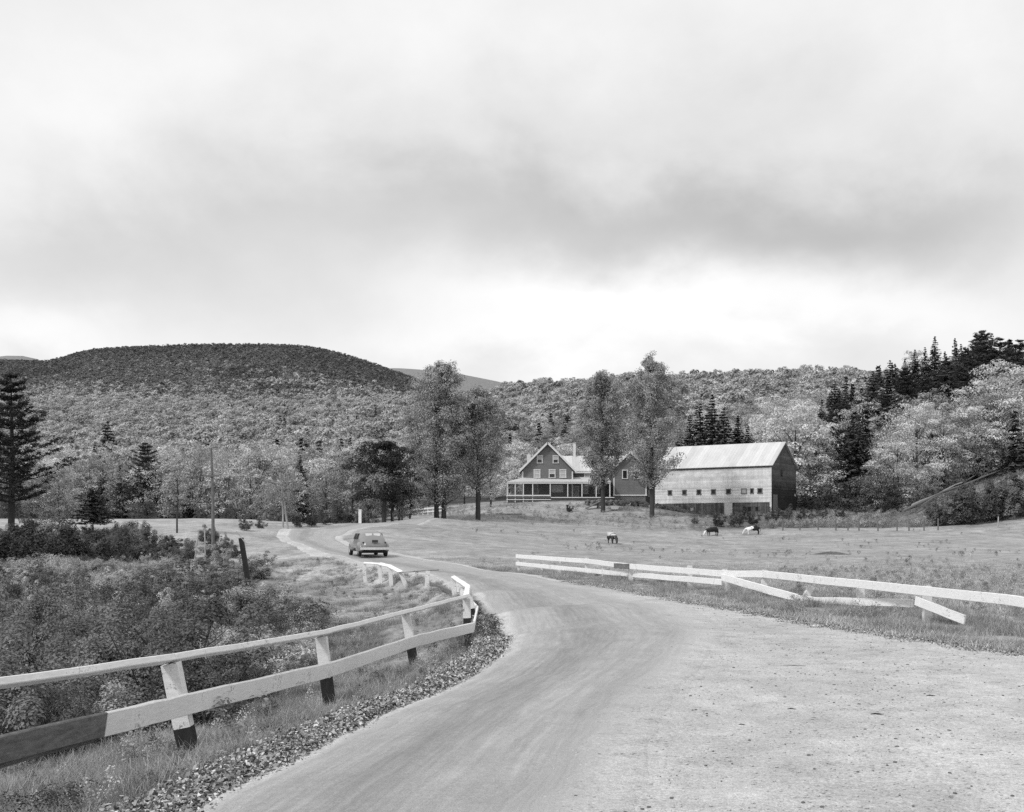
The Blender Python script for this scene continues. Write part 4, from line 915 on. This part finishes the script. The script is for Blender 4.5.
m = MB(); m.slab((.1, -.55, 10.75), (.1, 12.5, 10.75), (-5.15, 12.5, 5.35), (-5.15, -.55, 5.35), .16); m.build('roof', 'shingle', hs)
rfm = MB(); rfm.slab((.1, -.55, 10.75), (5.35, -.55, 5.35), (5.35, 12.5, 5.35), (.1, 12.5, 10.75), .16); rfm.build('roof', 'shingle', hs)
m = MB()
for sx in (-1, 1): m.bar((.1+sx*-.05, -.62, 10.62), (.1+sx*5.3, -.62, 5.22), .12, .34, (0, 0, 1))
m.build('bargeboard', 'trim', hs)
for X in (-4.5, 4.7):
    m = MB(); m.box(X-.12, X+.12, -.06, .2, .2, 5.3); m.build('corner_board', 'trim', hs)
for X, pn in ((-1.35, 'half'), (1.6, 'half')): win(hs, X, 6.9, .8, 1.25, 0, pn)
for X, pn in ((-1.85, 'pane_light'), (.95, 'half'), (2.95, 'pane_light')): win(hs, X, 4.2, .95, 1.35, 0, pn)
# ell
m = MB(); m.box(4.71, 17.0, 3, 10, -1, 5.6); m.build('ell_wall', 'house_siding', hs)
m = MB(); m.slab((3.6, 2.55, 5.5), (17.2, 2.55, 5.5), (17.2, 6.5, 8.6), (2.0, 6.5, 8.6), .15); m.slab((2.0, 6.5, 8.6), (17.2, 6.5, 8.6), (17.2, 10.5, 5.5), (2.0, 10.5, 5.5), .15); m.build('ell_roof', 'metal_roof', hs)
m = MB(); m.box(4.72, 12.3, 2.62, 2.72, 5.1, 5.42); m.build('eave_board', 'trim', hs)
for X, pn in ((7.6, 'pane_light'), (9.3, 'pane_light'), (11.2, 'pane_light')): win(hs, X, 3.95, .8, 1.15, 3, pn)
# right hand gabled wing
m = MB(); m.prism([(12.4, .9), (18.3, .9), (18.3, 5.75), (15.35, 8.5), (12.4, 5.75)], -.2, 9); m.build('wing_wall', 'house_siding', hs)
m = MB(); m.slab((15.35, -.6, 8.95), (15.35, 9.3, 8.95), (11.85, 9.3, 5.6), (11.85, -.6, 5.6), .14); m.build('wing_roof', 'metal_roof', hs)
m = MB(); m.slab((15.35, -.6, 8.95), (18.85, -.6, 5.6), (18.85, 9.3, 5.6), (15.35, 9.3, 8.95), .14); m.build('wing_roof', 'metal_roof', hs)
m = MB()
for sx in (-1, 1): m.bar((15.35, -.68, 8.84), (15.35+sx*3.5, -.68, 5.48), .1, .3)
m.build('bargeboard', 'trim', hs)
m = MB(); m.box(12.28, 12.5, -.26, -.1, .9, 5.6); m.box(18.2, 18.42, -.26, -.1, .9, 5.6); m.build('corner_board', 'trim', hs)
m = MB(); m.box(12.2, 18.5, -.3, -.12, .78, .98); m.build('base_board', 'trim', hs)
m = MB(); m.box(12.45, 18.25, -.15, 8.9, -2.5, .77); m.build('foundation', 'foundation', hs)
for X in (14.4, 16.6): win(hs, X, 4.0, .75, 1.45, -.2, 'pane_dark', False)
# porch
m = MB(); m.slab((-7.5, -3.0, 3.25), (11.6, -3.0, 3.25), (11.6, 2.99, 4.35), (-4.6, -.02, 4.15), .1); m.build('porch_roof', 'porch_roof', hs)
m = MB(); m.slab((-7.5, -3.0, 3.25), (-4.52, -.02, 4.15), (-4.52, 9, 4.15), (-7.5, 9, 3.25), .1); m.build('porch_roof', 'porch_roof', hs)
m = MB(); m.box(-7.4, 11.5, -3.0, -2.9, 2.92, 3.12); m.box(-7.45, -7.35, -2.9, 8.9, 2.92, 3.12); m.build('porch_beam', 'trim', hs)
for X in (-7.35, -5.9, -4.4, -2.7, .5, 3.7, 6.3, 8.9, 11.4):
    m = MB(); m.box(X-.085, X+.085, -2.92, -2.75, -.5 if X < 0 else .5, 2.95); m.build('porch_post', 'trim', hs)
m = MB(); m.box(-7.5, 11.6, -3.0, -.03, .28, .42); m.box(-7.5, -4.53, -.02, 9, .28, .42); m.build('porch_floor', 'grey_wood', hs)
m = MB(); m.box(-7.5, .6, -3.06, -3.005, .62, .86); m.box(-7.5, .6, -3.06, -3.005, -.05, .08); m.box(.65, 12.2, -3.06, -3.005, .3, .46); m.build('porch_skirt', 'trim', hs)
m = MB(); m.box(-7.3, 11.5, -2.85, -.1, -1.2, .27); m.build('porch_base', 'stone_dark', hs)
win(hs, -2.2, 1.3, .9, 1.5, 0, 'pane_dark', fr='porch_roof'); win(hs, 1.9, 1.5, 1.9, 1.2, 0, 'pane_light', fr='porch_roof'); win(hs, 7.3, 1.3, .8, 1.4, 3, 'pane_light'); win(hs, 9.4, 1.3, .7, 1.4, 3, 'pane_dark')
m = MB(); m.box(4.95, 6.15, 2.9, 2.998, .45, 2.75); dr_ = m.build('door', 'door_white', hs); m = MB(); m.box(5.1, 5.95, 2.86, 2.898, 1.5, 2.55); m.build('pane', 'pane_light', dr_); m = MB(); m.tube([(6.05, 2.86, 1.45), (6.05, 2.80, 1.45)], [.04, .05], 8); m.build('handle', 'car_dark', dr_)
# chimneys
m = MB(); m.box(-.55, .35, 7.5, 8.4, 9.5, 12.1); m.box(-.65, .45, 7.4, 8.5, 12.1, 12.3); m.build('chimney', 'brick', hs)
m = MB(); m.box(5.2, 5.65, 6.2, 6.65, 7.8, 11.3); c_ = m.build('chimney', 'trim', hs); m = MB(); m.box(4.95, 5.9, 5.95, 6.9, 11.3, 11.75); m.build('cap', 'brick', c_)
m = MB(); m.box(-3.6, -2.9, 8, 8.7, 6.5, 9.0); m.build('chimney', 'trim', hs)
# ------------------------------------------------------------------ barn
bx, by = (655-512)*213/F, 213.0; ex, ey = (771-512)*200/F, 200.0
ang = math.atan2(ey-by, ex-bx); BL = math.hypot(ex-bx, ey-by); bz = EYE+(HZ-515)*200/F
BW, EV = 11.5, 8.75; PK = 12.9
bn = empty('barn', (bx, by, bz), ang, 'long weathered clapboard barn with a bright metal roof', 'barn')
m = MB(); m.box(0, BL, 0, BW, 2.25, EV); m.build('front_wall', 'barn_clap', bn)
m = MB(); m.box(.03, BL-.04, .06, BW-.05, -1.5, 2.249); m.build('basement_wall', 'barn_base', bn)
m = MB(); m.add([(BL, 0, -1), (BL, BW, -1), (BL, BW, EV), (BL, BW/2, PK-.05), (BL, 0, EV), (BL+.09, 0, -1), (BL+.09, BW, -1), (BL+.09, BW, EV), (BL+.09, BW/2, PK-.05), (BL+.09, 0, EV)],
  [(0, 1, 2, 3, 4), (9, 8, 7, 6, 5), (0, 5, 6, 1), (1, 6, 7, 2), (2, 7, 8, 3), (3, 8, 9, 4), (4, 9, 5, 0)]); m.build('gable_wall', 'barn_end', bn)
m = MB(); m.add([(0, 0, EV), (0, BW, EV), (0, BW/2, PK-.05), (-.08, 0, EV), (-.08, BW, EV), (-.08, BW/2, PK-.05)], [(0, 1, 2), (5, 4, 3), (0, 3, 4, 1), (1, 4, 5, 2), (2, 5, 3, 0)]); m.build('gable_wall', 'barn_clap', bn)
m = MB(); m.slab((-.35, -.4, EV-.12), (BL+.45, -.4, EV-.12), (BL+.45, BW/2, PK+.2), (-.35, BW/2, PK+.2), .12); m.build('roof', 'metal_roof', bn)
m = MB(); m.slab((-.35, BW+.4, EV-.12), (BL+.45, BW+.4, EV-.12), (BL+.45, BW/2, PK+.2), (-.35, BW/2, PK+.2), .12); m.build('roof', 'metal_roof', bn)
m = MB(); m.box(-.3, BL+.4, -.12, -.003, EV-.42, EV-.2); m.build('eave_board', 'stone_dark', bn)
m = MB(); m.box(BL-.22, BL+.11, -.05, -.003, -.6, EV-.4); m.build('corner_board', 'barn_clap', bn)
def bX(px_): k_ = (px_-512)/F; s_ = (k_*by-bx)/((ex-bx)+k_*(by-ey)); return s_*BL
for px_, w_ in ((670, .75), (684.5, .75), (699, .8), (713.5, .8), (728.5, .8), (744, .95), (752, .5), (760, .8)):
    win(bn, bX(px_), 3.9, w_*.8, .70, 0, 'pane_dark' if px_ != 744 else 'pane_light', False, True, 'grey_wood')
X = bX(728.5); m = MB(); m.box(X-.75, X+.75, -.12, -.0, -.1, 2.2); dd = m.build('door', 'door_white', bn); m = MB(); m.box(X-.68, X+.68, -.16, -.121, 1.0, 1.12); m.build('brace', 'trim', dd)
for px_ in (744.5, 749.5, 757): win(bn, bX(px_), .75, .55, .7, .06, 'pane_dark', False, False, 'barn_base')
win(bn, bX(692), .9, .6, .55, .06, 'pane_light', False, False, 'grey_wood')
m = MB(); m.box(BL+.09, BL+.16, 4.2, 5.0, 6.9, 8.1); m.build('hatch', 'pane_dark', bn)
m = MB(); m.box(BL+.091, BL+.15, .6, 2.6, -.6, 3.6); m.build('shed_door', 'grey_wood', bn)
# link shed between wing and barn
p = G(650, 216); e = empty('shed', p, 0, 'small dark shed squeezed between the house wing and the barn', 'shed')
m = MB(); m.box(-1.6, 2.0, 0, 4, -1, 3.6); m.build('wall', 'house_siding', e); m = MB(); m.slab((-1.8, -.3, 3.6), (2.2, -.3, 3.6), (2.2, 4.2, 5.2), (-1.8, 4.2, 5.2), .12); m.build('roof', 'metal_roof', e)
win(e, .2, 1.5, .7, 1.0, 0, 'pane_light')
# ------------------------------------------------------------------ yard things
def stonerow(px0, px1, d, n, label):
    import bmesh
    bm = bmesh.new()
    for i in range(n):
        px_ = random.uniform(px0, px1); dd_ = d+random.gauss(0, .5); x_ = (px_-512)*dd_/F; z_ = h1(x_, dd_)+random.uniform(0, .7); r_ = random.uniform(.25, .5)
        r = bmesh.ops.create_icosphere(bm, subdivisions=1, radius=r_, matrix=Matrix.Translation((x_, dd_, z_)))
        for v in r['verts']: v.co += Vector((random.uniform(-.1, .1),)*3); 
    me = bpy.data.meshes.new('stone_wall'); bm.to_mesh(me); bm.free(); tag(link('stone_wall', me, M['foundation']), label, 'stone wall')
stonerow(586, 648, 203, 110, 'tumbled dry stone retaining wall below the farmhouse wing')
stonerow(655, 685, 205, 40, 'shorter heap of field stones below the left end of the barn')
p = G(593, 199); e = empty('ramp', p, R(20), 'tilted plank loading ramp leaning in the farmyard', 'ramp')
m = MB(); m.bar((-1.3, 0, .1), (1.2, 0, 1.25), .9, .12, (0, 0, 1)); m.build('deck', 'grey_wood', e); m = MB(); m.box(.9, 1.1, -.4, .4, -.3, 1.05); m.build('trestle', 'raw_wood', e)
p = G(614.5, 197); e = empty('trough', p, 0, 'small pale water trough by the stone wall in the yard', 'trough')
m = MB(); m.add([(-.55, -.35, .25), (.55, -.35, .25), (.55, .35, .25), (-.55, .35, .25), (-.8, -.5, .85), (.8, -.5, .85), (.8, .5, .85), (-.8, .5, .85), (-.68, -.38, .8), (.68, -.38, .8), (.68, .38, .8), (-.68, .38, .8)],
 [(0, 3, 2, 1), (0, 1, 5, 4), (1, 2, 6, 5), (2, 3, 7, 6), (3, 0, 4, 7), (4, 5, 9, 8), (5, 6, 10, 9), (6, 7, 11, 10), (7, 4, 8, 11), (8, 9, 10, 11)]); m.build('basin', 'door_white', e)
for sx in (-.4, .4): m = MB(); m.box(sx-.08, sx+.08, -.25, .25, -.2, .3); m.build('leg', 'grey_wood', e)
p = G(507, 186); m = MB(); m.bar((-2.6, 0, .12), (2.4, .4, .12), .25, .18); o = m.build('plank', 'raw_wood'); o.location = p; tag(o, 'dark plank lying on the grass slope left of the porch', 'plank')
# dirt mound
p = G(832, 95)
k = 24; r_ = np.linspace(0, 1, 9); V = []; 
for i, rr in enumerate(r_):
    for a in np.arange(k)*2*math.pi/k:
        V.append((math.cos(a)*rr*2.2*(1+.15*math.sin(3*a)), math.sin(a)*rr*1.3, .32*math.exp(-(rr*1.8)**2)*(1+.2*math.sin(a*4+rr*5)*rr)-.05))
i = (np.arange(8)[:, None]*k+np.arange(k)[None]); j = (np.arange(8)[:, None]*k+(np.arange(k)[None]+1) % k); Q = np.stack([i, j, j+k, i+k], -1).reshape(-1, 4)
link('dirt_mound', fast_mesh('dirt_mound', V, Q, smooth=True), M['dirt'], loc=p, label='low dark mound of dug earth in the middle of the pasture', category='mound')
# pasture fence posts
for i, px_ in enumerate((783, 800, 818, 836, 848, 859, 878, 897, 909, 924, 938, 998)):
    p = G(px_, 172+(px_-900)*-.03); a = random.uniform(-.12, .12); h_ = random.uniform(1.5, 2.0); m = MB(); m.tube([(0, 0, -.3), (a*.5, 0, h_*.5), (a, 0, h_)], [.12, .10, .09], 7)
    pale = px_ == 998
    o = m.build('fence_post', 'bark_pale' if pale else 'raw_wood'); o.location = p; tag(o, 'pale leaning fence post at the right end of the pasture fence' if pale else 'thin dark post of the fence along the far side of the pasture', 'fence post', None if pale else 'posts of the pasture fence')
# log slide on the bank
for i, (a, b, da, db, r_) in enumerate([((903, 517), (1008, 466), 196, 205, .22), ((912, 512), (962, 488), 197, 201, .2), ((905, 515), (945, 499), 195.5, 199, .16), ((940, 498), (1012, 470), 199, 204, .2), ((955, 489), (1010, 461), 203, 207, .16), ((916, 517), (945, 505), 194.5, 196, .15)]):
    A_, B_ = onground(*a), onground(*b); ps = [A_.lerp(B_, q/6) for q in range(7)]
    for q, v_ in enumerate(ps): v_.z = h1(v_.x, v_.y)+.8+r_*.5+.2*math.sin(q*1.3+i)
    m = MB(); m.tube(ps, [r_*1.05*(1-.07*q) for q in range(7)], 8); 
    tag(m.build('log', ('raw_wood', 'bark_pale', 'grey_wood')[i % 3]), ('longest log of the slide running up the right bank', 'dark thick log on the middle of the bank slide', 'pale thin log low on the bank slide', 'heavy log at the upper right of the bank slide', 'slender log highest on the bank slide', 'short log at the foot of the bank slide')[i], 'log')
# ------------------------------------------------------------------ cows
def cow(px_, d_, head, kind, label, s=1.0):
    V = [(-.85, 0, 1.12), (-.3, 0, 1.0), (.4, 0, 1.02), (.85, 0, 1.02), (1.12, 0, .62), (1.28, 0, .28), (1.36, 0, .12)]; E = [(i, i+1) for i in range(6)]; Rd = [.33, .44, .39, .20, .13, .12, .08]
    def ch(par, pts, rs):
        for p_, r_ in zip(pts, rs): V.append(p_); Rd.append(r_); E.append((par, len(V)-1)); par = len(V)-1
    for s_ in (-1, 1):
        ch(2, [(.5, .2*s_, .75), (.48, .2*s_, .42), (.5, .2*s_, .03)], [.12, .06, .05]); ch(0, [(-.78, .22*s_, .82), (-.95, .22*s_, .5), (-.86, .22*s_, .03)], [.17, .07, .05])
        ch(4, [(1.08, .2*s_, .72)], [.035])
    ch(0, [(-1.12, 0, 1.15), (-1.2, 0, .5)], [.04, .035])
    me = bpy.data.meshes.new('body'); me.from_pydata(V, E, []); 
    p = G(px_, d_); e = empty('cow', p, head, label, 'cow'); e.scale = (s*1.05, s*1.05, s*.90)
    o = link('body', me, cowmat('hide_'+kind, kind), e); sk = o.modifiers.new('skin', 'SKIN'); sk.use_smooth_shade = True
    for i, r_ in enumerate(Rd): me.skin_vertices[0].data[i].radius = (r_, r_)
    me.skin_vertices[0].data[1].use_root = True
    o.modifiers.new('sub', 'SUBSURF').levels = 2; o.modifiers['sub'].render_levels = 2
    m = MB(); m.tube([(-.45, 0, .82), (-.5, 0, .68)], [.17, .1], 8); m.build('udder', 'trim', e)
    for s_ in (-1, 1): m = MB(); m.tube([(1.0, .08*s_, .78), (.98, .22*s_, .88), (1.04, .24*s_, .96)], [.03, .022, .008], 6); m.build('horn', 'trim', e)
cow(613, 134, R(-75), 'mottled', 'nearest cow, grazing nose down toward the right guardrail')
cow(711.5, 172, R(205), 'dark_white_head', 'dark cow with a white head, grazing in the pasture')
cow(752, 172, R(158), 'white_dark_rump', 'white cow with a black rump, grazing below the barn', 1.0)
# ------------------------------------------------------------------ car
cx = G(368, 75.5); cx.z = h1(cx.x, cx.y)+.05
car = empty('car', cx, R(17.5), 'rounded dark grey sedan driving away down the curving road', 'car'); car.scale = (1.06, 1.06, 1.04)
SEC = [(-2.36, .50, .5, .62, .3, .70), (-2.25, .68, .42, .72, .48, .90), (-2.0, .78, .38, .84, .56, 1.12), (-1.6, .82, .35, .93, .60, 1.36), (-1.1, .84, .34, .98, .62, 1.55), (-.5, .85, .33, 1.0, .64, 1.66), (.1, .85, .33, 1.0, .64, 1.67), (.5, .84, .33, 1.0, .60, 1.58), (.85, .80, .35, 1.0, .55, 1.30), (1.02, .74, .35, .98, .42, 1.10), (1.5, .62, .38, .94, .32, 1.05), (2.1, .45, .42, .88, .22, .96), (2.4, .3, .5, .78, .12, .82)]
V = []; Qf = []
for (yy, wb, zb, zl, wr, zt) in SEC:
    half = [(0, zb), (wb*.7, zb), (wb, zb+.12), (wb*1.02, (zb+zl)/2), (wb*.97, zl), ((wb*.9+wr)/2+.03, zl+(zt-zl)*.5), (wr, zt-(zt-zl)*.18), (wr*.55, zt-.03), (0, zt)]
    V += [(x_, yy, z_) for x_, z_ in half]+[(-x_, yy, z_) for x_, z_ in half[-2:0:-1]]
nn = 16
for i in range(len(SEC)-1):
    for k in range(nn): Qf.append((i*nn+k, i*nn+(k+1) % nn, (i+1)*nn+(k+1) % nn, (i+1)*nn+k))
m = MB(); m.add(V, Qf+[tuple(range(nn)), tuple(range((len(SEC)-1)*nn, len(SEC)*nn))]); m.sm = True; o = m.build('body', 'car_paint', car); o.modifiers.new('s', 'SUBSURF').levels = 1
def ellip(c, r_, zcut=None, n=14):
    m = MB(); vs = []; fs = []
    for i in range(n+1):
        th = math.pi*i/n
        for k in range(n):
            ph = 2*math.pi*k/n; z_ = c[2]+r_[2]*math.sin(th)*math.sin(ph)
            if zcut is not None: z_ = max(z_, zcut)
            vs.append((c[0]+r_[0]*math.sin(th)*math.cos(ph), c[1]-r_[1]*math.cos(th), z_))
    for i in range(n):
        for k in range(n): fs.append((i*n+k, i*n+(k+1) % n, (i+1)*n+(k+1) % n, (i+1)*n+k))
    m.add(vs, fs); m.sm = True; return m
for sx in (-1, 1):
    ellip((sx*.78, -1.5, .5), (.22, .68, .42), .33).build('fender', 'car_paint', car); ellip((sx*.70, 1.6, .52), (.22, .72, .40), .35).build('fender', 'car_paint', car)
    m = MB(); m.box(min(sx*.8, sx*.97), max(sx*.8, sx*.97), -.9, .95, .33, .39); m.build('running_board', 'car_dark', car)
    for yy in (-1.5, 1.6):
        m = MB(); m.tube([(sx*.70, yy, .35), (sx*.72, yy, .35), (sx*.87, yy, .35), (sx*.89, yy, .35)], [.31, .36, .36, .31], 20); m.sm = False; w_ = m.build('wheel', 'rubber', car); m = MB(); m.tube([(sx*.885, yy, .35), (sx*.905, yy, .35)], [.19, .12], 14); m.build('rim', 'chrome', w_)
    for y0_, y1_ in ((-.95, -.3), (-.22, .5)):
        m = MB(); X0, X1 = .835, .715; m.add([(sx*X0, y0_+.05, 1.08), (sx*X0, y1_, 1.08), (sx*X1, y1_-.12, 1.42), (sx*X1, y0_+.12, 1.42), (sx*(X0-.1), y0_+.05, 1.08), (sx*(X0-.1), y1_, 1.08), (sx*(X1-.1), y1_-.12, 1.42), (sx*(X1-.1), y0_+.12, 1.42)], [(0, 1, 2, 3), (7, 6, 5, 4), (0, 4, 5, 1), (1, 5, 6, 2), (2, 6, 7, 3), (3, 7, 4, 0)]); m.build('side_window', 'car_dark', car)
    m = MB(); m.tube([(sx*.66, -2.02, .85), (sx*.66, -2.16, .85)], [.06, .05], 10); m.build('tail_light', 'car_dark', car)
    m = MB(); m.box(min(sx*.05, sx*.44), max(sx*.05, sx*.44), -.02, .02, 0, .2); o = m.build('rear_window', 'car_glass', car); o.location = (0, -1.66, 1.26); o.rotation_euler = (R(-38), 0, 0)
m = MB()
for i in range(8):
    a, b = -1+i*.25, -.75+i*.25; m.bar((a*.9, -2.52+.16*a*a, .50), (b*.9, -2.52+.16*b*b, .50), .05, .15)
m.build('bumper', 'chrome', car)
m = MB(); m.box(-.18, .18, -2.36, -2.32, .86, 1.02); m.build('licence_plate', 'plate', car)
m = MB(); m.box(-.85, .85, -2.0, -1.9, .22, .40); m.build('underbody', 'car_dark', car)

# ------------------------------------------------------------------ sky, sun, camera
SE, SA = 46, -128          # sun elevation, azimuth from +Y (camera axis), negative = left
sd = Vector((math.sin(R(SA))*math.cos(R(SE)), math.cos(R(SA))*math.cos(R(SE)), math.sin(R(SE))))
w = bpy.data.worlds.new('World'); sc.world = w; w.use_nodes = True; t = w.node_tree; t.nodes.clear(); b = NB(t)
tc = b.n('ShaderNodeTexCoord').outputs['Generated']; sp_ = b.n('ShaderNodeSeparateXYZ'); b.set(sp_.inputs[0], tc)
yc = b.m('MAXIMUM', sp_.outputs[1], .25)
n1 = b.noise(tc, 2.6, 6, .58, .4); n2 = b.noise(b.scale(tc, 1, 1, 1.5), 5.2, 7, .55, .15); n3 = b.noise(b.scale(tc, 1, 1, 1.4), 13, 6, .55, .1)
u = b.m('ADD', b.m('DIVIDE', sp_.outputs[0], yc), b.m('MULTIPLY', b.m('SUBTRACT', n1, .5), .25))
v = b.m('ADD', b.m('DIVIDE', sp_.outputs[2], yc), b.m('MULTIPLY', b.m('SUBTRACT', n2, .5), .16))
def blob(p, q, rx, ry, a):
    U = b.m('DIVIDE', b.m('SUBTRACT', u, (p-512)/F), rx/F); V_ = b.m('DIVIDE', b.m('SUBTRACT', v, (HZ-q)/F), ry/F)
    e_ = b.m('POWER', 2.71828, b.m('MULTIPLY', b.m('ADD', b.m('MULTIPLY', U, U), b.m('MULTIPLY', V_, V_)), -1))
    return b.m('MULTIPLY', e_, a)
tot = b.m('ADD', .80, b.m('MULTIPLY', b.m('SUBTRACT', n2, .5), .26)); tot = b.m('ADD', tot, b.m('MULTIPLY', b.m('SUBTRACT', n3, .5), .12))
for q in [(400, 190, 180, 52, -.17), (640, 222, 210, 50, -.25), (900, 215, 200, 62, -.27), (120, 265, 170, 45, -.14), (300, 300, 110, 45, -.10), (700, 110, 320, 60, -.08), (960, 60, 160, 60, -.02),
          (560, 300, 200, 30, .16), (800, 318, 240, 32, .14), (60, 345, 120, 25, .14), (150, 100, 170, 70, .07), (230, 225, 160, 40, -.07), (480, 350, 160, 28, .14), (320, 30, 260, 40, .02)]:
    tot = b.m('ADD', tot, blob(*q))
bg = b.n('ShaderNodeBackground'); b.set(bg.inputs[0], b.grey(b.m('MAXIMUM', tot, .1))); bg.inputs[1].default_value = .97
ns = b.n('ShaderNodeTexSky', sky_type='NISHITA', sun_disc=False, sun_elevation=R(SE), sun_rotation=R(SA)); bw = b.n('ShaderNodeRGBToBW'); b.set(bw.inputs[0], ns.outputs[0])
bg2 = b.n('ShaderNodeBackground'); b.set(bg2.inputs[0], b.grey(b.m('MINIMUM', bw.outputs[0], 2.0))); bg2.inputs[1].default_value = .05
ad = b.n('ShaderNodeAddShader'); b.set(ad.inputs[0], bg.outputs[0]); b.set(ad.inputs[1], bg2.outputs[0])
wo = b.n('ShaderNodeOutputWorld'); b.set(wo.inputs[0], ad.outputs[0])
L_ = bpy.data.lights.new('sun', 'SUN'); L_.energy = 2.3; L_.angle = R(9); lo = bpy.data.objects.new('sun', L_); col.objects.link(lo)
lo.rotation_euler = (-sd).to_track_quat('-Z', 'Y').to_euler(); lo.location = (0, 0, 60)
cam = bpy.data.cameras.new('camera'); co = bpy.data.objects.new('camera', cam); col.objects.link(co); co.location = (0, 0, EYE); co.rotation_euler = (R(90), 0, 0)
cam.sensor_width = 36; cam.lens = F/1024*36; cam.shift_y = (HZ-406)/1024; cam.clip_start = .1; cam.clip_end = 20000; sc.camera = co
sc.view_settings.view_transform = 'Standard'; sc.view_settings.look = 'None'; sc.view_settings.exposure = 0
sc.render.engine = 'CYCLES'; cy = sc.cycles; cy.max_bounces = 4; cy.diffuse_bounces = 3; cy.glossy_bounces = 2; cy.transmission_bounces = 2; cy.use_denoising = False
cy.use_adaptive_sampling = True; cy.adaptive_threshold = .012
